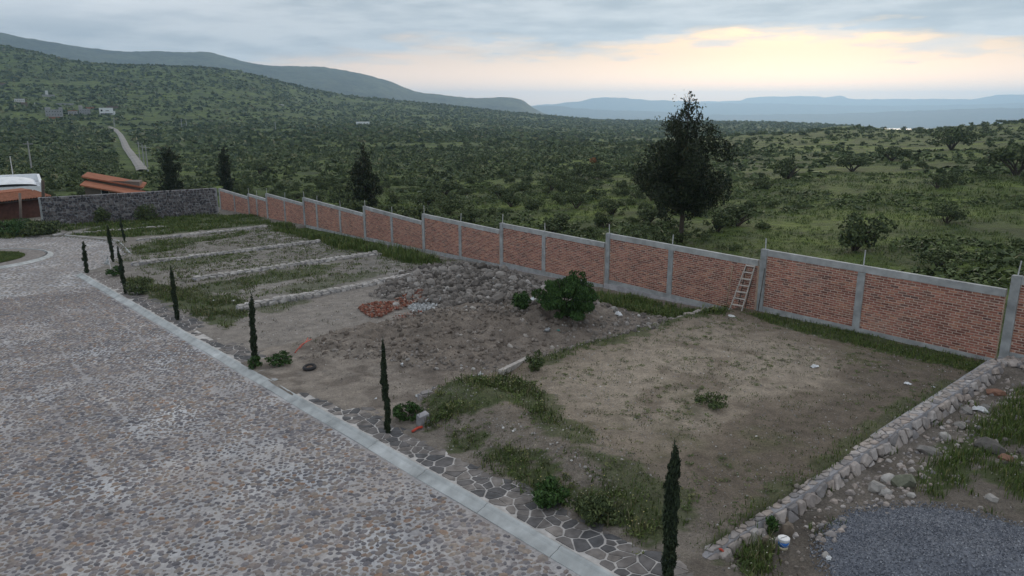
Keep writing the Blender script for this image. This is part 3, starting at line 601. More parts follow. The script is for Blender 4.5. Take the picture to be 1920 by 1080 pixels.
for a_, b_ in ((K2[2], K2[1]), (K2[1], K2[0])):
    d = np.array(b_) - np.array(a_); L = np.linalg.norm(d); d /= L; nrm = np.array([d[1], -d[0]]); nrm = nrm if nrm[1] > 0 else -nrm; m_ = int(L / 2.2) + 1
    for i in range(m_):
        t0, t1 = L * i / m_ + .007, L * (i + 1) / m_ - .007; rel(kerb_len([(*(np.array(a_) + d * t), *nrm) for t in np.linspace(t0, t1, 3)], 'kerb_segment', k2), k2)
IC, IR = (56.8, 3.2), 5.05
ki = empty('island_kerb', tuple(P(*IC, 0)), kind='structure')
for i in range(16):
    aa = np.linspace(2 * math.pi * i / 16 + .002, 2 * math.pi * (i + 1) / 16 - .002, 6); rel(kerb_len([(IC[0] + IR * math.cos(t), IC[1] + IR * math.sin(t), -math.cos(t), -math.sin(t)) for t in aa], 'kerb_segment', ki), ki)
def disc(name, r, h, m, n=48, kind='structure'):
    b = MB(); b.add([tuple(P(IC[0] + r * math.cos(2 * math.pi * i / n), IC[1] + r * math.sin(2 * math.pi * i / n), h)) for i in range(n)], [tuple(range(n))])
    o = b.build(name, m, kind=kind)
    if o.data.polygons[0].normal.z < 0: o.data.flip_normals()
    return o
disc('island_paving', 4.62, .10, M['flag']); disc('island_lawn', 3.5, .125, M['field'])
# ------------------------------------------------------------------ flagstone pavement
pvb = MB(); us = np.linspace(-4, 46, 60); rows = [(.31, -.02), (.312, .108), (1.52, .108), (1.53, -.05)]
V = [tuple(P(u, float(kv(u)) + a, h)) for u in us for a, h in rows]; F = [(i * 4 + j, i * 4 + j + 1, (i + 1) * 4 + j + 1, (i + 1) * 4 + j) for i in range(59) for j in range(3)]
pvb.add(V, F); M['joint'] = grain('pavement_mortar', [(0, (.40, .39, .38)), (1, (.44, .43, .42))], 5, (.7, 1.2), .3)
pave = pvb.build('pavement', M['joint'], kind='structure'); bm = bmesh.new(); bm.from_mesh(pave.data); bmesh.ops.recalc_face_normals(bm, faces=bm.faces)
if sum(f.normal.z for f in bm.faces) < 0: bmesh.ops.reverse_faces(bm, faces=bm.faces)
bm.to_mesh(pave.data); bm.free()
def clip(poly, a, bq):                                                          # keep the side nearer to a
    mx = ((a[0] + bq[0]) / 2, (a[1] + bq[1]) / 2); nx = (bq[0] - a[0], bq[1] - a[1]); out = []
    for i in range(len(poly)):
        p, q = poly[i], poly[(i + 1) % len(poly)]; dp = (p[0] - mx[0]) * nx[0] + (p[1] - mx[1]) * nx[1]; dq = (q[0] - mx[0]) * nx[0] + (q[1] - mx[1]) * nx[1]
        if dp <= 0: out.append(p)
        if dp * dq < 0: t = dp / (dp - dq); out.append((p[0] + (q[0] - p[0]) * t, p[1] + (q[1] - p[1]) * t))
    return out
def shrink(poly, g):
    n = len(poly); c = (sum(p[0] for p in poly) / n, sum(p[1] for p in poly) / n); out = []
    for p in poly:
        d = math.hypot(p[0] - c[0], p[1] - c[1]); k = max(.3, 1 - g / max(d, 1e-3) * 1.25); out.append((c[0] + (p[0] - c[0]) * k, c[1] + (p[1] - c[1]) * k))
    r = []
    for i in range(n):                                                          # knock the corners off
        p, q, s = out[i - 1], out[i], out[(i + 1) % n]; r += [(q[0] + (p[0] - q[0]) * .07, q[1] + (p[1] - q[1]) * .07), (q[0] + (s[0] - q[0]) * .07, q[1] + (s[1] - q[1]) * .07)]
    return r
def cells(u0, u1, w0, w1, s, seed, jit=.49, drop=0.0, asp=.72):
    r = random.Random(seed); sd = {}; nu = int((u1 - u0) / s) + 1; nw = max(1, round((w1 - w0) / (s * asp)))
    for i in range(-1, nu + 1):
        for j in range(-1, nw + 1): sd[i, j] = (u0 + (i + .5 + r.uniform(-jit, jit) + (j % 2) * .5) * s, w0 + (j + .5 + r.uniform(-jit, jit)) * (w1 - w0) / nw)
    for k in [k for k in sd if r.random() < drop]: del sd[k]
    for i in range(nu):
        for j in range(nw):
            if (i, j) not in sd: continue
            a = sd[i, j]; pg = [(a[0] - 2 * s, w0 + .015), (a[0] + 2 * s, w0 + .015), (a[0] + 2 * s, w1 - .01), (a[0] - 2 * s, w1 - .01)]
            for di in (-3, -2, -1, 0, 1, 2, 3):
                for dj in (-3, -2, -1, 0, 1, 2, 3):
                    if (di or dj) and (i + di, j + dj) in sd: pg = clip(pg, a, sd[i + di, j + dj])
            if len(pg) > 2: yield a, shrink(pg, .015 + r.random() * .010)
def slab_geo(pg, base, top, f):
    n = len(pg); V = [f(x, y, base) for x, y in pg] + [f(x, y, top) for x, y in pg]; F = [tuple(range(n, 2 * n))] + [(i, (i + 1) % n, n + (i + 1) % n, n + i) for i in range(n)]; return V, F
far_b = MB(); cnt = 0
fw = lambda u, a, h: tuple(P(u, float(kv(u)) + a, h))
bury = fbm(np.arange(0, 60, .1), np.zeros(600), 300, 3)
for a, pg in cells(4.5, 46, .325, 1.5, .30, 5, drop=.34, asp=.62):
    u = a[0]; dirt = (17.2 < u < 19.4 and a[1] > .7) or (19.4 <= u < 23.6) or (26 < u < 29.2 and a[1] > .62)
    lim = 1.36 + .5 * (bury[int(u * 10)] - .5) - (.35 if 8 < u < 13 else 0) * 0
    if dirt or a[1] > lim: continue
    V, F = slab_geo(pg, .09, .119 + random.uniform(-.003, .006), fw)
    if cnt < 298:
        b = MB(); b.add(V, F); o = b.build('flagstone', M['flag'], pave); cnt += 1
    else: far_b.add(V, F)
if far_b.v: far_b.build('flagstones', M['flag'], pave, kind='stuff')

# ================================================================== BRICK BOUNDARY WALL
WV = 26.0                                                                       # its face towards the lots
def wp(u, h, d=0.0): return tuple(P(u, WV - d, h))                              # d = how far proud of the mortar face
wall = empty('brick_wall', tuple(P(30, WV, 0)), 'long red brick boundary wall with stepped grey concrete coping and posts along the lots', 'wall', kind='thing')
wl = Vector(wall.location)
# (u near end, top h), (u far end, top h), brick foot near / far
SEC = [(-3.0, 2.36, 6.93, 2.76, .02, .36), (7.02, 2.30, 15.42, 2.64, .04, .37), (15.52, 2.18, 23.57, 2.51, -.02, .29), (23.67, 2.03, 31.47, 2.34, -.02, .17), (31.57, 1.95, 39.2, 2.29, 0, .05),
       (39.3, 1.80, 46.65, 2.30, .0, .10), (46.75, 1.76, 56.4, 2.35, -.02, .17), (56.5, 1.88, 63.84, 2.29, .03, .12), (63.94, 1.80, 68.06, 2.04, -.2, -.2), (68.12, 1.74, 75.5, 2.18, -.3, -.3)]
CT, FT = .235, .20                                                              # coping height, foot beam height
mid = {1: [11.45], 2: [19.75], 3: [27.9], 4: [35.2], 5: [42.9], 6: [50.2, 54.0], 7: [60.0], 8: [66.0], 9: [71.5], 0: [2.2]}
PW = .27                                                                        # post width along the wall
def slab_on_wall(b, ua, ub, ha0, hb0, ha1, hb1, d0, d1):                        # a block between two stations, heights at each
    b.hexa([wp(ua, ha0, d0), wp(ub, hb0, d0), wp(ub, hb0, d1), wp(ua, ha0, d1), wp(ua, ha1, d0), wp(ub, hb1, d0), wp(ub, hb1, d1), wp(ua, ha1, d1)])
def fixn(o):
    bm = bmesh.new(); bm.from_mesh(o.data); bmesh.ops.recalc_face_normals(bm, faces=bm.faces); bm.to_mesh(o.data); bm.free(); return o
def wpart(b, name, m, **k): return rel(fixn(b.build(name, m, wall, **k)), wall)
bricks = []
for si, (u0, t0, u1, t1, f0, f1) in enumerate(SEC):
    L = u1 - u0; top = lambda u: t0 + (t1 - t0) * (u - u0) / L; foot = lambda u: f0 + (f1 - f0) * (u - u0) / L
    b = MB(); n = max(2, int(L / 1.0))
    us = np.linspace(u0, u1, n + 1)
    for i in range(n):
        jg = [random.uniform(-.012, .012) for _ in range(2)]
        slab_on_wall(b, us[i], us[i + 1], top(us[i]) - CT + jg[0], top(us[i + 1]) - CT + jg[1], top(us[i]), top(us[i + 1]), -.14, .022)
    wpart(b, 'coping', M['coping'])
    b = MB(); slab_on_wall(b, u0, u1, f0 - FT, f1 - FT, f0, f1, -.14, .028); wpart(b, 'foot_beam', M['conc'])
    b = MB(); slab_on_wall(b, u0, u1, f0 - .01, f1 - .01, t0 - CT - .002, t1 - CT - .002, -.12, 0); wpart(b, 'mortar_face', M['mortar'])
    b = MB(); N_ = max(3, int(L / .7)); us2 = np.linspace(u0, u1, N_ + 1)                      # rough footing below the beam
    off = [random.uniform(.03, .14) for _ in us2]
    for i in range(N_): b.hexa([wp(us2[i], -.6, off[i] + .12), wp(us2[i + 1], -.6, off[i + 1] + .12), wp(us2[i + 1], -.6, -.2), wp(us2[i], -.6, -.2), wp(us2[i], foot(us2[i]) - FT - .002, off[i]), wp(us2[i + 1], foot(us2[i + 1]) - FT - .002, off[i + 1]), wp(us2[i + 1], foot(us2[i + 1]) - FT - .002, -.2), wp(us2[i], foot(us2[i]) - FT - .002, -.2)])
    wpart(b, 'footing', M['footing'])
    posts = [u0 - PW / 2 - .1] + mid[si] + [u1 - PW / 2]
    for k, pu in enumerate(posts):
        if k == 0: continue
        hw = PW / 2 if 0 < k < len(posts) - 1 else PW / 2
        endp = k == len(posts) - 1; b = MB()
        tp = top(pu) - CT - .004 if not endp else top(pu) + .012
        z0 = foot(pu) + .002 if not endp else foot(pu) - .35
        slab_on_wall(b, pu - hw + .004, pu + hw - .004, z0, z0, tp + (.004 if endp else 0), tp + (.004 if endp else 0), -.13, .034 if not endp else .05); wpart(b, 'post', M['conc'])
        if k > 0 and si < 9:
            rh = random.uniform(.42, .56); tl = random.uniform(-.03, .03); b = MB(); hh = top(pu); q0 = Vector(wp(pu, hh - .02, -.06)); q1 = Vector(wp(pu + tl, hh + rh, -.06 + random.uniform(-.03, .03))); b.tube([q0, q1], .021, 6); rel(b.build('rod', M['steel'], wall), wall)
    # bricks, laid level with the section
    for a_, b_ in zip(posts[:-1], posts[1:]):
        ua, ub = max(a_ + PW / 2, u0), b_ - PW / 2; ch = .0835; rowsn = int(round(((t0 + t1) / 2 - CT - (f0 + f1) / 2) / ch))
        for rI in range(rowsn):
            u = ua - (.13 if rI % 2 else 0) + random.uniform(-.02, .02)
            while u < ub:
                l = .262 + random.uniform(-.008, .008); x0, x1 = max(u + .009, ua + .004), min(u + l - .011, ub - .004); u += l
                if x1 - x0 < .05: continue
                z = lambda q: foot(q) + (top(q) - CT - foot(q)) * (rI + .5) / rowsn
                um = (x0 + x1) / 2; slope = ((t1 - t0) * (rI + .5) / rowsn + (f1 - f0) * (1 - (rI + .5) / rowsn)) / L
                bricks.append((um, z(um) + random.uniform(-.004, .004), x1 - x0, (top(um) - CT - foot(um)) / rowsn - .021 + random.uniform(-.004, .003), slope, random.uniform(.006, .017)))
bricks = np.array(bricks)
bp = P(bricks[:, 0], np.full(len(bricks), WV), bricks[:, 1]); qq = bp - C0; zz = qq @ FW; bx = 960 + FOC * (qq @ RT) / zz
E1 = V2 / np.linalg.norm(V2)
def brick_frame(slope):                                                         # along the wall, out of it, up
    e = E1 + np.array([0, 0, 1.0]) * slope; e /= np.linalg.norm(e); o = -V1; up = np.cross(o, e); up *= np.sign(up[2]); return np.stack([e, o, up], 1)
BV = np.array([[-.5, -1, -.5], [.5, -1, -.5], [.5, -1, .5], [-.5, -1, .5], [-.47, 1, -.44], [.47, 1, -.44], [.47, 1, .44], [-.47, 1, .44]])
BF = np.array([[4, 7, 6, 5], [0, 1, 5, 4], [1, 2, 6, 5], [2, 3, 7, 6], [3, 0, 4, 7]])
order = np.argsort(np.where((bx > 5) & (bx < 1915), zz, 1e9)); single = set(order[:298].tolist()); bme = mesh('brick', BV, BF); bme.materials.append(M['brick'])
def orient(F): return F
sv, sf, sr = [], [], []
for i, (u, h, l, hh, sl, d) in enumerate(bricks):
    Rm = brick_frame(sl); S = np.array([l, d, hh])
    if np.linalg.det(Rm) < 0: Rm[:, 0] *= -1
    if i in single:
        o = link('brick', bme, None, wall); o.location = Vector(bp[i]) - wl; o.rotation_euler = Matrix(Rm.tolist()).to_euler(); o.scale = S
    else:
        b0 = 8 * len(sv); sv.append((BV * S) @ Rm.T + bp[i] - np.array(wl)); sf.append(BF + b0); sr += [random.random()] * 5
link('brickwork', mesh('brickwork', np.concatenate(sv), np.concatenate(sf), False, sr), M['brick'], wall, kind='stuff')
def walltop_y(x):                                                                # picture row of the boundary walls' top, to see what they hide
    return float(np.interp(x, [-100, 85, 410, 500, 680, 790, 937, 1135, 1430, 1890, 2100], [380, 370, 353, 366, 390, 405, 420, 440, 470, 520, 545]))

# ================================================================== RUBBLE-STONE WALL at the far end
s0 = np.array(G(411, 404)); s1 = np.array(G(84, 427)); Ls = np.linalg.norm(s1 - s0); sd_ = (s1 - s0) / Ls; sn = np.array([sd_[1], -sd_[0]])
if (sn @ (np.array([20, 14]) - s0)) < 0: sn = -sn
def Xz(x, y, u, v): q = P(u, v); r = math.hypot(q[0], q[1]); return Xr(x, y, r)[2] - q[2]
hA, hB = Xz(411, 353, *s0), Xz(84, 371, *s1)
sw_ = empty('rubble_stone_wall', tuple(P(*((s0 + s1) / 2), 0)), 'high wall of dark mortared rubble stone at the far end of the lots', 'wall', kind='thing'); swl = Vector(sw_.location)
def sp_(t, h, d=0.0): q = s0 + sd_ * t + sn * d; return tuple(P(q[0], q[1], h))
top_s = lambda t: hA + (hB - hA) * t / Ls
b = MB(); b.hexa([sp_(0, -.5, 0), sp_(Ls, -.5, 0), sp_(Ls, -.5, -.4), sp_(0, -.5, -.4), sp_(0, hA, 0), sp_(Ls, hB, 0), sp_(Ls, hB, -.4), sp_(0, hA, -.4)]); rel(fixn(b.build('mortar_core', M['footing'], sw_)), sw_)
b = MB(); b.hexa([sp_(-.0, hA + .002, .02), sp_(Ls, hB + .002, .02), sp_(Ls, hB + .002, -.40), sp_(0, hA + .002, -.40), sp_(0, hA + .03, .02), sp_(Ls, hB + .03, .02), sp_(Ls, hB + .03, -.40), sp_(0, hA + .03, -.40)]); rel(fixn(b.build('cap', M['footing'], sw_)), sw_)
b = MB(); b.hexa([sp_(Ls + .002, -.4, .09), sp_(Ls + .16, -.4, .09), sp_(Ls + .16, -.4, -.4), sp_(Ls + .002, -.4, -.4), sp_(Ls + .002, hB + .05, .09), sp_(Ls + .16, hB + .05, .09), sp_(Ls + .16, hB + .05, -.4), sp_(Ls + .002, hB + .05, -.4)]); rel(fixn(b.build('end_post', M['conc'], sw_)), sw_)
bxm = [mesh('stone', V, F) for V, F in BOXY]
for me in bxm: me.materials.append(M['darkstone'])
st = []
h = .02
while h < 3.2:
    t = random.uniform(0, .3); hh = random.uniform(.15, .24)
    while t < Ls - .1:
        l = random.uniform(.16, .40)
        if h + hh < top_s(t) + .05: st.append((t + l / 2, h + hh / 2 + random.uniform(-.05, .05), l, hh * random.uniform(.8, 1.15)))
        t += l
    h += hh * .93
st.sort(key=lambda s: -s[2] * s[3]); ang = math.atan2(*(P(*s1)[:2] - P(*s0)[:2])[::-1]); pos, RR, SS = [], [], []
for i, (t, h, l, hh) in enumerate(st):
    p = Vector(sp_(t, h, .0)) - swl; S = (l * .52, .11, hh * .54); ty = random.uniform(-.35, .35)
    if i < 296:
        o = link('stone', bxm[i % 6], None, sw_, p); o.scale = S; o.rotation_euler = (0, ty, ang)
    else: pos.append(p); RR.append(np.array(Euler((0, ty, ang)).to_matrix())); SS.append(S)
if pos: stamped('stones', BOXY, np.array(pos), np.array(RR), np.array(SS), M['darkstone'], sw_, kind='stuff')

# ================================================================== LOW STONE WALLS between the lots
LABEL_LOW = ['retaining wall of pale fitted stones running up beside the blue gravel heap', 'half buried stone edge along the sandy lot, ending in a concrete stub by a cypress', 'thin pale concrete edge between the earth mound and the grey lot', 'low pale stone wall with chunky stones ending at the boulder heap', 'low pale stone wall, second one beyond the boulder heap', 'low pale stone wall, third one beyond the boulder heap', 'low pale stone edging beside the far green lawn', 'thin pale edging in the lawn before the rubble stone wall']
def low_wall(i, a, bq, wid, hf, face, lens, mat_=None, rows=1, core=True, tops=True):
    a, bq = np.array(a), np.array(bq); L = np.linalg.norm(bq - a); d = (bq - a) / L; nrm = np.array([d[1], -d[0]]); nrm = nrm if nrm[0] < 0 else -nrm      # towards lower u
    T = lambda t, o, h: tuple(P(*(a + d * t + nrm * o), h)); e = empty('low_stone_wall', T(L / 2, 0, 0), LABEL_LOW[i], 'low wall', 'low stone walls between the lots', kind='thing'); el_ = Vector(e.location)
    ua, va = (a + d * L / 2)[:2]; ang = math.atan2(*(P(*(a + d))[:2] - P(*a)[:2])[::-1]); topf = hf if callable(hf) else (lambda t: hf)
    b = MB(); ns = max(2, int(L / 1.2)); ts = np.linspace(0, L, ns + 1)
    for k in range(ns):
        t0, t1 = ts[k], ts[k + 1]; h0, h1 = topf(t0) - .05, topf(t1) - .05
        b.hexa([T(t0, wid / 2 - .03, -.5), T(t1, wid / 2 - .03, -.5), T(t1, -wid / 2, -.5), T(t0, -wid / 2, -.5), T(t0, wid / 2 - .03, h0), T(t1, wid / 2 - .03, h1), T(t1, -wid / 2, h1), T(t0, -wid / 2, h0)])
    rel(fixn(b.build('mortar_core', M['footing'], e)), e); ms = [mesh('stone', V, F) for V, F in BOXY]
    for me in ms: me.materials.append(mat_ or M['wallstone'])
    cnt = 0; extra = ([], [], [])
    def stone(t, o, h, S, tilt=0.1):
        nonlocal cnt
        p = Vector(T(t, o, h)) - el_; rot = (random.uniform(-tilt, tilt), random.uniform(-tilt, tilt), ang + random.uniform(-.12, .12))
        if cnt < 296: q = link('stone', random.choice(ms), None, e, p); q.scale = S; q.rotation_euler = rot; cnt += 1
    t = 0
    while tops and t < L:
        l = random.uniform(*lens); k = 1 if wid < .3 else 2
        for s in range(k):
            o = 0 if k == 1 else (-.25 + .5 * s) * wid
            stone(t + l / 2, o + random.uniform(-.02, .02), topf(t) - .05 + random.uniform(-.02, .02), (l * .54, wid / k * .55, .07 + random.random() * .03))
        t += l
    for r in range(rows):
        t = random.uniform(-.1, .1)
        while t < L:
            l = random.uniform(*lens) * random.uniform(.8, 1.25); hh = face / rows; z = topf(t) - .06 - hh * (r + .5)
            stone(t + l / 2, wid / 2 - .03 + r * .07, z + random.uniform(-.03, .03), (l * .52, .11, hh * .60), .22); t += l
    return e
def fitted_wall(a, bq, wid, topf, face):
    """retaining wall of large fitted stones: a battered face, and flush stones along its top"""
    a, bq = np.array(a), np.array(bq); L = np.linalg.norm(bq - a); d = (bq - a) / L; nrm = np.array([-1.0, 0.0]) if False else np.array([d[1], -d[0]]); nrm = nrm if nrm[0] < 0 else -nrm
    e = empty('low_stone_wall', tuple(P(*((a + bq) / 2), 0)), LABEL_LOW[0], 'low wall', 'low stone walls between the lots', kind='thing'); el_ = Vector(e.location)
    T = lambda t, o, h: tuple(P(*(a + d * t + nrm * o), h)); edge = lambda t: topf(t) + .05 * (float(fbm(t * 1.3, 2.0, 71, 3)) - .5)
    b = MB(); ns = 24; ts = np.linspace(0, L, ns + 1)
    for k in range(ns):
        t0, t1 = ts[k], ts[k + 1]
        b.hexa([T(t0, wid / 2 + .24, -.8), T(t1, wid / 2 + .24, -.8), T(t1, -wid / 2, -.8), T(t0, -wid / 2, -.8), T(t0, wid / 2 - .02, edge(t0) - .03), T(t1, wid / 2 - .02, edge(t1) - .03), T(t1, -wid / 2, edge(t1) - .03), T(t0, -wid / 2, edge(t0) - .03)])
    rel(fixn(b.build('mortar_core', M['footing'], e)), e); cnt = 0; spare = MB(); ROUGH = .05
    def add(pg, lo, hi, f):
        nonlocal cnt
        pg = [(x + random.uniform(-.016, .016), y + random.uniform(-.016, .016)) for x, y in pg]; n = len(pg); c = (sum(p[0] for p in pg) / n, sum(p[1] for p in pg) / n); tilt = (random.uniform(-.06, .06), random.uniform(-.09, .09))
        inner = [(c[0] + (x - c[0]) * .72, c[1] + (y - c[1]) * .72) for x, y in pg]; V = [f(x, y, lo) for x, y in pg] + [f(x, y, hi * .55 + (x - c[0]) * tilt[0] + (y - c[1]) * tilt[1]) for x, y in pg] + [f(x, y, hi + (x - c[0]) * tilt[0] + (y - c[1]) * tilt[1]) for x, y in inner]
        F = [(i, (i + 1) % n, n + (i + 1) % n, n + i) for i in range(n)] + [(n + i, n + (i + 1) % n, 2 * n + (i + 1) % n, 2 * n + i) for i in range(n)] + [tuple(range(2 * n, 3 * n))]
        bb = MB() if cnt < 290 else spare; bb.add(V, F)
        if cnt < 290: rel(fixn(bb.build('stone', M['wallstone'], e)), e); cnt += 1
    for c_, pg in cells(.05, L, 0, face, .40, 21, .45):
        add(pg, -.05, random.uniform(.03, .085), lambda x, y, z: T(x, wid / 2 + y * .42 + z, edge(x) - .02 - y + z * .35))
    for c_, pg in cells(.05, L, -wid / 2 + .02, wid / 2 - .01, .30, 22, .42):
        add(pg, -.05, random.uniform(.008, .03), lambda x, y, z: T(x, y, edge(x) - .02 + z))
    if spare.v: rel(fixn(spare.build('stones', M['wallstone'], e, kind='stuff')), e)
fitted_wall((6.82, 10.0), (6.75, 25.0), .36, lambda t: .10 + .012 * t, .46)
low_wall(1, (16.2, 10.4), (16.5, 24.6), .22, lambda t: .36 + .14 * float(fbm(t * .5, 0, 4, 2) - .5) if t > .5 else .46, .25, (.3, .6), rows=1)
low_wall(2, G(582, 642, .12), G(775, 596, .12), .14, .15, .1, (.9, 1.6), M['conc'], rows=1)
low_wall(3, G(445, 571, .35), G(770, 513, .35), .38, lambda t: .31 + .04 * math.sin(t), .26, (.24, .46), M['palestone'])
low_wall(4, G(362, 518, .32), G(705, 470, .32), .36, .27 , .24, (.26, .46), M['palestone'])
low_wall(5, G(246, 491, .32), G(592, 449, .32), .36, .27 , .24, (.26, .46), M['palestone'])
low_wall(6, G(256, 448, .25), G(496, 423, .25), .3, .23, .2, (.3, .5), M['palestone'])
low_wall(7, G(98, 439, .2), G(300, 424, .2), .22, .2, .14, (.5, .9), M['palestone'])

# ================================================================== VEGETATION
def leaves(n, lobes, size, flat=.35, seed=0, shell=.55, asp=.5, up=0.0):
    """N leaf-sized quads spread through ellipsoid lobes (cx, cy, cz, rx, ry, rz)"""
    r = np.random.default_rng(seed); L = np.array(lobes, float); wgt = L[:, 3] * L[:, 4] * L[:, 5]; k = r.choice(len(L), n, p=wgt / wgt.sum())
    d = r.normal(size=(n, 3)); d /= np.linalg.norm(d, axis=1)[:, None]; q = r.random(n) ** (1 / 3) * (1 - shell) + shell * r.uniform(.75, 1.06, n); q = np.minimum(q, 1.08)
    c = L[k, :3] + d * q[:, None] * L[k, 3:]
    nrm = d * .5 + r.normal(size=(n, 3)) * .75 + np.array([0, 0, flat]); nrm /= np.linalg.norm(nrm, axis=1)[:, None]
    a = np.cross(nrm, r.normal(size=(n, 3))); 
    if up: a = a + np.array([0, 0, up])
    a /= np.linalg.norm(a, axis=1)[:, None]; b_ = np.cross(nrm, a); s = size * r.uniform(.55, 1.35, n)[:, None]
    V = np.stack([c - a * s, c + b_ * s * asp, c + a * s, c - b_ * s * asp], 1).reshape(-1, 3); F = np.arange(4 * n).reshape(n, 4)
    return V, F, r.random(n)
def sub_lobes(lobes, n, seed, k=.42):                                            # break big lobes into clumps
    r = random.Random(seed); out = []
    for (x, y, z, a, b_, c) in lobes:
        for _ in range(n):
            while True:
                p = [r.uniform(-1, 1) for _ in range(3)]; q = math.sqrt(sum(t * t for t in p))
                if .35 < q < 1: break
            f = r.uniform(.6, 1.2) * k; out.append((x + p[0] * a * .85, y + p[1] * b_ * .85, z + p[2] * c * .85, a * f, b_ * f, c * f))
    return out
def twigs(b, seed, h, spread, n, r0=.05, z0=0.0):
    r = random.Random(seed)
    for i in range(n):
        a = r.uniform(0, 6.28); e = (math.cos(a) * spread * r.uniform(.5, 1), math.sin(a) * spread * r.uniform(.5, 1), h * r.uniform(.7, 1)); m_ = (e[0] * .35 + r.uniform(-.1, .1), e[1] * .35 + r.uniform(-.1, .1), z0 + (e[2] - z0) * .45)
        b.tube([(0, 0, z0), m_, e], [r0, r0 * .7, r0 * .25], 5)
# --- field shrubs: a few kinds, each with stems
def shrub_mesh(kind, seed):
    r = random.Random(seed)
    if kind == 0: lob = [(r.uniform(-.9, .9), r.uniform(-.9, .9), r.uniform(.75, 1.3), r.uniform(.7, 1.15), r.uniform(.7, 1.15), r.uniform(.35, .55)) for _ in range(6)]; n, sz = 1900, .095   # flat topped
    elif kind == 1: lob = [(r.uniform(-.7, .7), r.uniform(-.7, .7), r.uniform(.6, 1.0), r.uniform(.55, .9), r.uniform(.55, .9), r.uniform(.5, .75)) for _ in range(4)]; n, sz = 1600, .088      # rounded
    else: lob = [(r.uniform(-.9, .9), r.uniform(-.9, .9), r.uniform(.25, .5), r.uniform(.5, .9), r.uniform(.5, .9), r.uniform(.25, .45)) for _ in range(4)]; n, sz = 1000, .075                 # low scrub
    V, F, rn = leaves(n, sub_lobes(lob, 7, seed + 3, .4), sz, seed=seed); return V, F, rn, lob
SHR = {k: [shrub_mesh(k, 100 * k + s) for s in range(4 if k else 5)] for k in range(3)}
SHM = {k: [mesh('crown', V, F, False, rn) for V, F, rn, _ in SHR[k]] for k in SHR}
for k in SHM:
    for me in SHM[k]: me.materials.append(M['shrub'] if k < 2 else M['scrub'])
stem_m = []
for k in (0, 1):
    b = MB(); twigs(b, k, 1.05 if k == 0 else .9, 1.0, 7, .07); me = bpy.data.meshes.new('trunk'); me.from_pydata(b.v, [], b.f); me.materials.append(M['bark']); stem_m.append(me)
FIELD = [('mesquite_tree', 'dark flat-topped thorn tree', 'tree', 'flat-topped thorn trees on the field'),
         ('green_bush', 'rounded dark green bush', 'bush', 'rounded bushes on the field'),
         ('low_scrub', 'low spreading grey-green scrub plant', 'scrub', 'low scrub plants on the field')]
def where(x, y):                                                                 # which stretch of the field, said by things one can find
    sx, _ = project((x, y, float(ground_z(x, y)))); r = math.hypot(x, y)
    a = 'close behind' if r < 62 else 'some way behind' if r < 100 else 'far out behind' if r < 150 else 'near the horizon behind'
    z = [(430, 'the rubble stone wall'), (560, 'the far end of the brick wall'), (700, 'the slim pointed conifer'), (860, 'the wall by the boulder heap'), (1020, 'the brick wall above the bush'), (1180, 'the wall left of the tall conifer'), (1370, 'the tall conifer'), (1480, 'the ladder'), (1700, 'the wall right of the ladder'), (9999, 'the right end of the brick wall')]
    return ', ' + a + ' ' + next(t for k, t in z if sx < k)
def place_shrub(kind, x, y, sc, label=None, ry=None, parts=True, rz=None, group=True):
    nm, lb, ct, gr = FIELD[kind]; lb = lb + where(x, y); z = float(ground_z(x, y)) - .08; i = random.randrange(len(SHM[kind]))
    r3 = (0, 0, random.uniform(0, 6.28)); s3 = (sc * random.uniform(.85, 1.2), sc * random.uniform(.85, 1.2), sc * random.uniform(.8, 1.15) * (ry or 1))
    if kind < 2 and parts:
        e = empty(nm, (x, y, z), label or lb, ct, gr if group else None)
        t = link('trunk', stem_m[kind], None, e); t.scale = s3; t.rotation_euler = r3
        c_ = link('crown', SHM[kind][i], None, e); c_.scale = s3; c_.rotation_euler = r3; return e
    o = link(nm, SHM[kind][i], None, None, (x, y, z), label or lb, ct, gr if group else None); o.scale = s3; o.rotation_euler = r3; return o
def on_terrain(x, y, r0=40, r1=2400):                                            # first ground point along a pixel's ray
    rs = np.exp(np.linspace(math.log(r0), math.log(r1), 900)); d = ray(x, y); k = 1 / math.hypot(d[0], d[1]); X = d[0] * k * rs; Y = d[1] * k * rs; Z = CAM_H + d[2] * k * rs
    hit = np.where(Z < ground_z(X, Y))[0]; i = hit[0] if len(hit) else -1; return X[i], Y[i], rs[i]
NAMED = [(1598, 322, 0, 1.75, 'dark umbrella-shaped thorn tree with a clear forked trunk, alone on the field'),
         (1672, 302, 0, 1.75, 'wide dark thorn tree just behind and beside the umbrella-shaped one on the field'),
         (1784, 282, 0, 2.7, 'broad spreading thorn tree with see-through stems near the ridge of the field'),
         (1478, 336, 1, 1.9, 'dark rounded bush alone on the grass between the tall conifer and the umbrella-shaped tree'),
         (1112, 335, 0, 1.5, 'dark thorn bush with an orange-brown dry top left of the tall conifer'),
         (1600, 470, 1, 1.5, 'large dark bush close behind the brick wall right of the ladder'),
         (1380, 425, 1, 1.5, 'loose green bush at the right foot of the tall conifer'),
         (1215, 420, 1, 1.25, 'dark bush at the left foot of the tall conifer'),
         (1905, 330, 0, 2.0, 'dark thorn tree cut by the right edge of the picture on the field'),
         (488, 328, 0, 1.9, 'dark bare-looking thorn tree between two conifers behind the rubble stone wall'),
         (835, 366, 0, 1.5, 'dark broad thorn bush behind the stepped brick wall right of the slim conifer'),
         (875, 308, 1, 1.8, 'dark rounded bush on the valley slope behind the middle of the brick wall')]
for x, y, k, s, lb in NAMED:
    X, Y, r = on_terrain(x, y, 32); place_shrub(k, X, Y, s, lb, group=False)
dead = on_terrain(1112, 335, 32)
cand = []
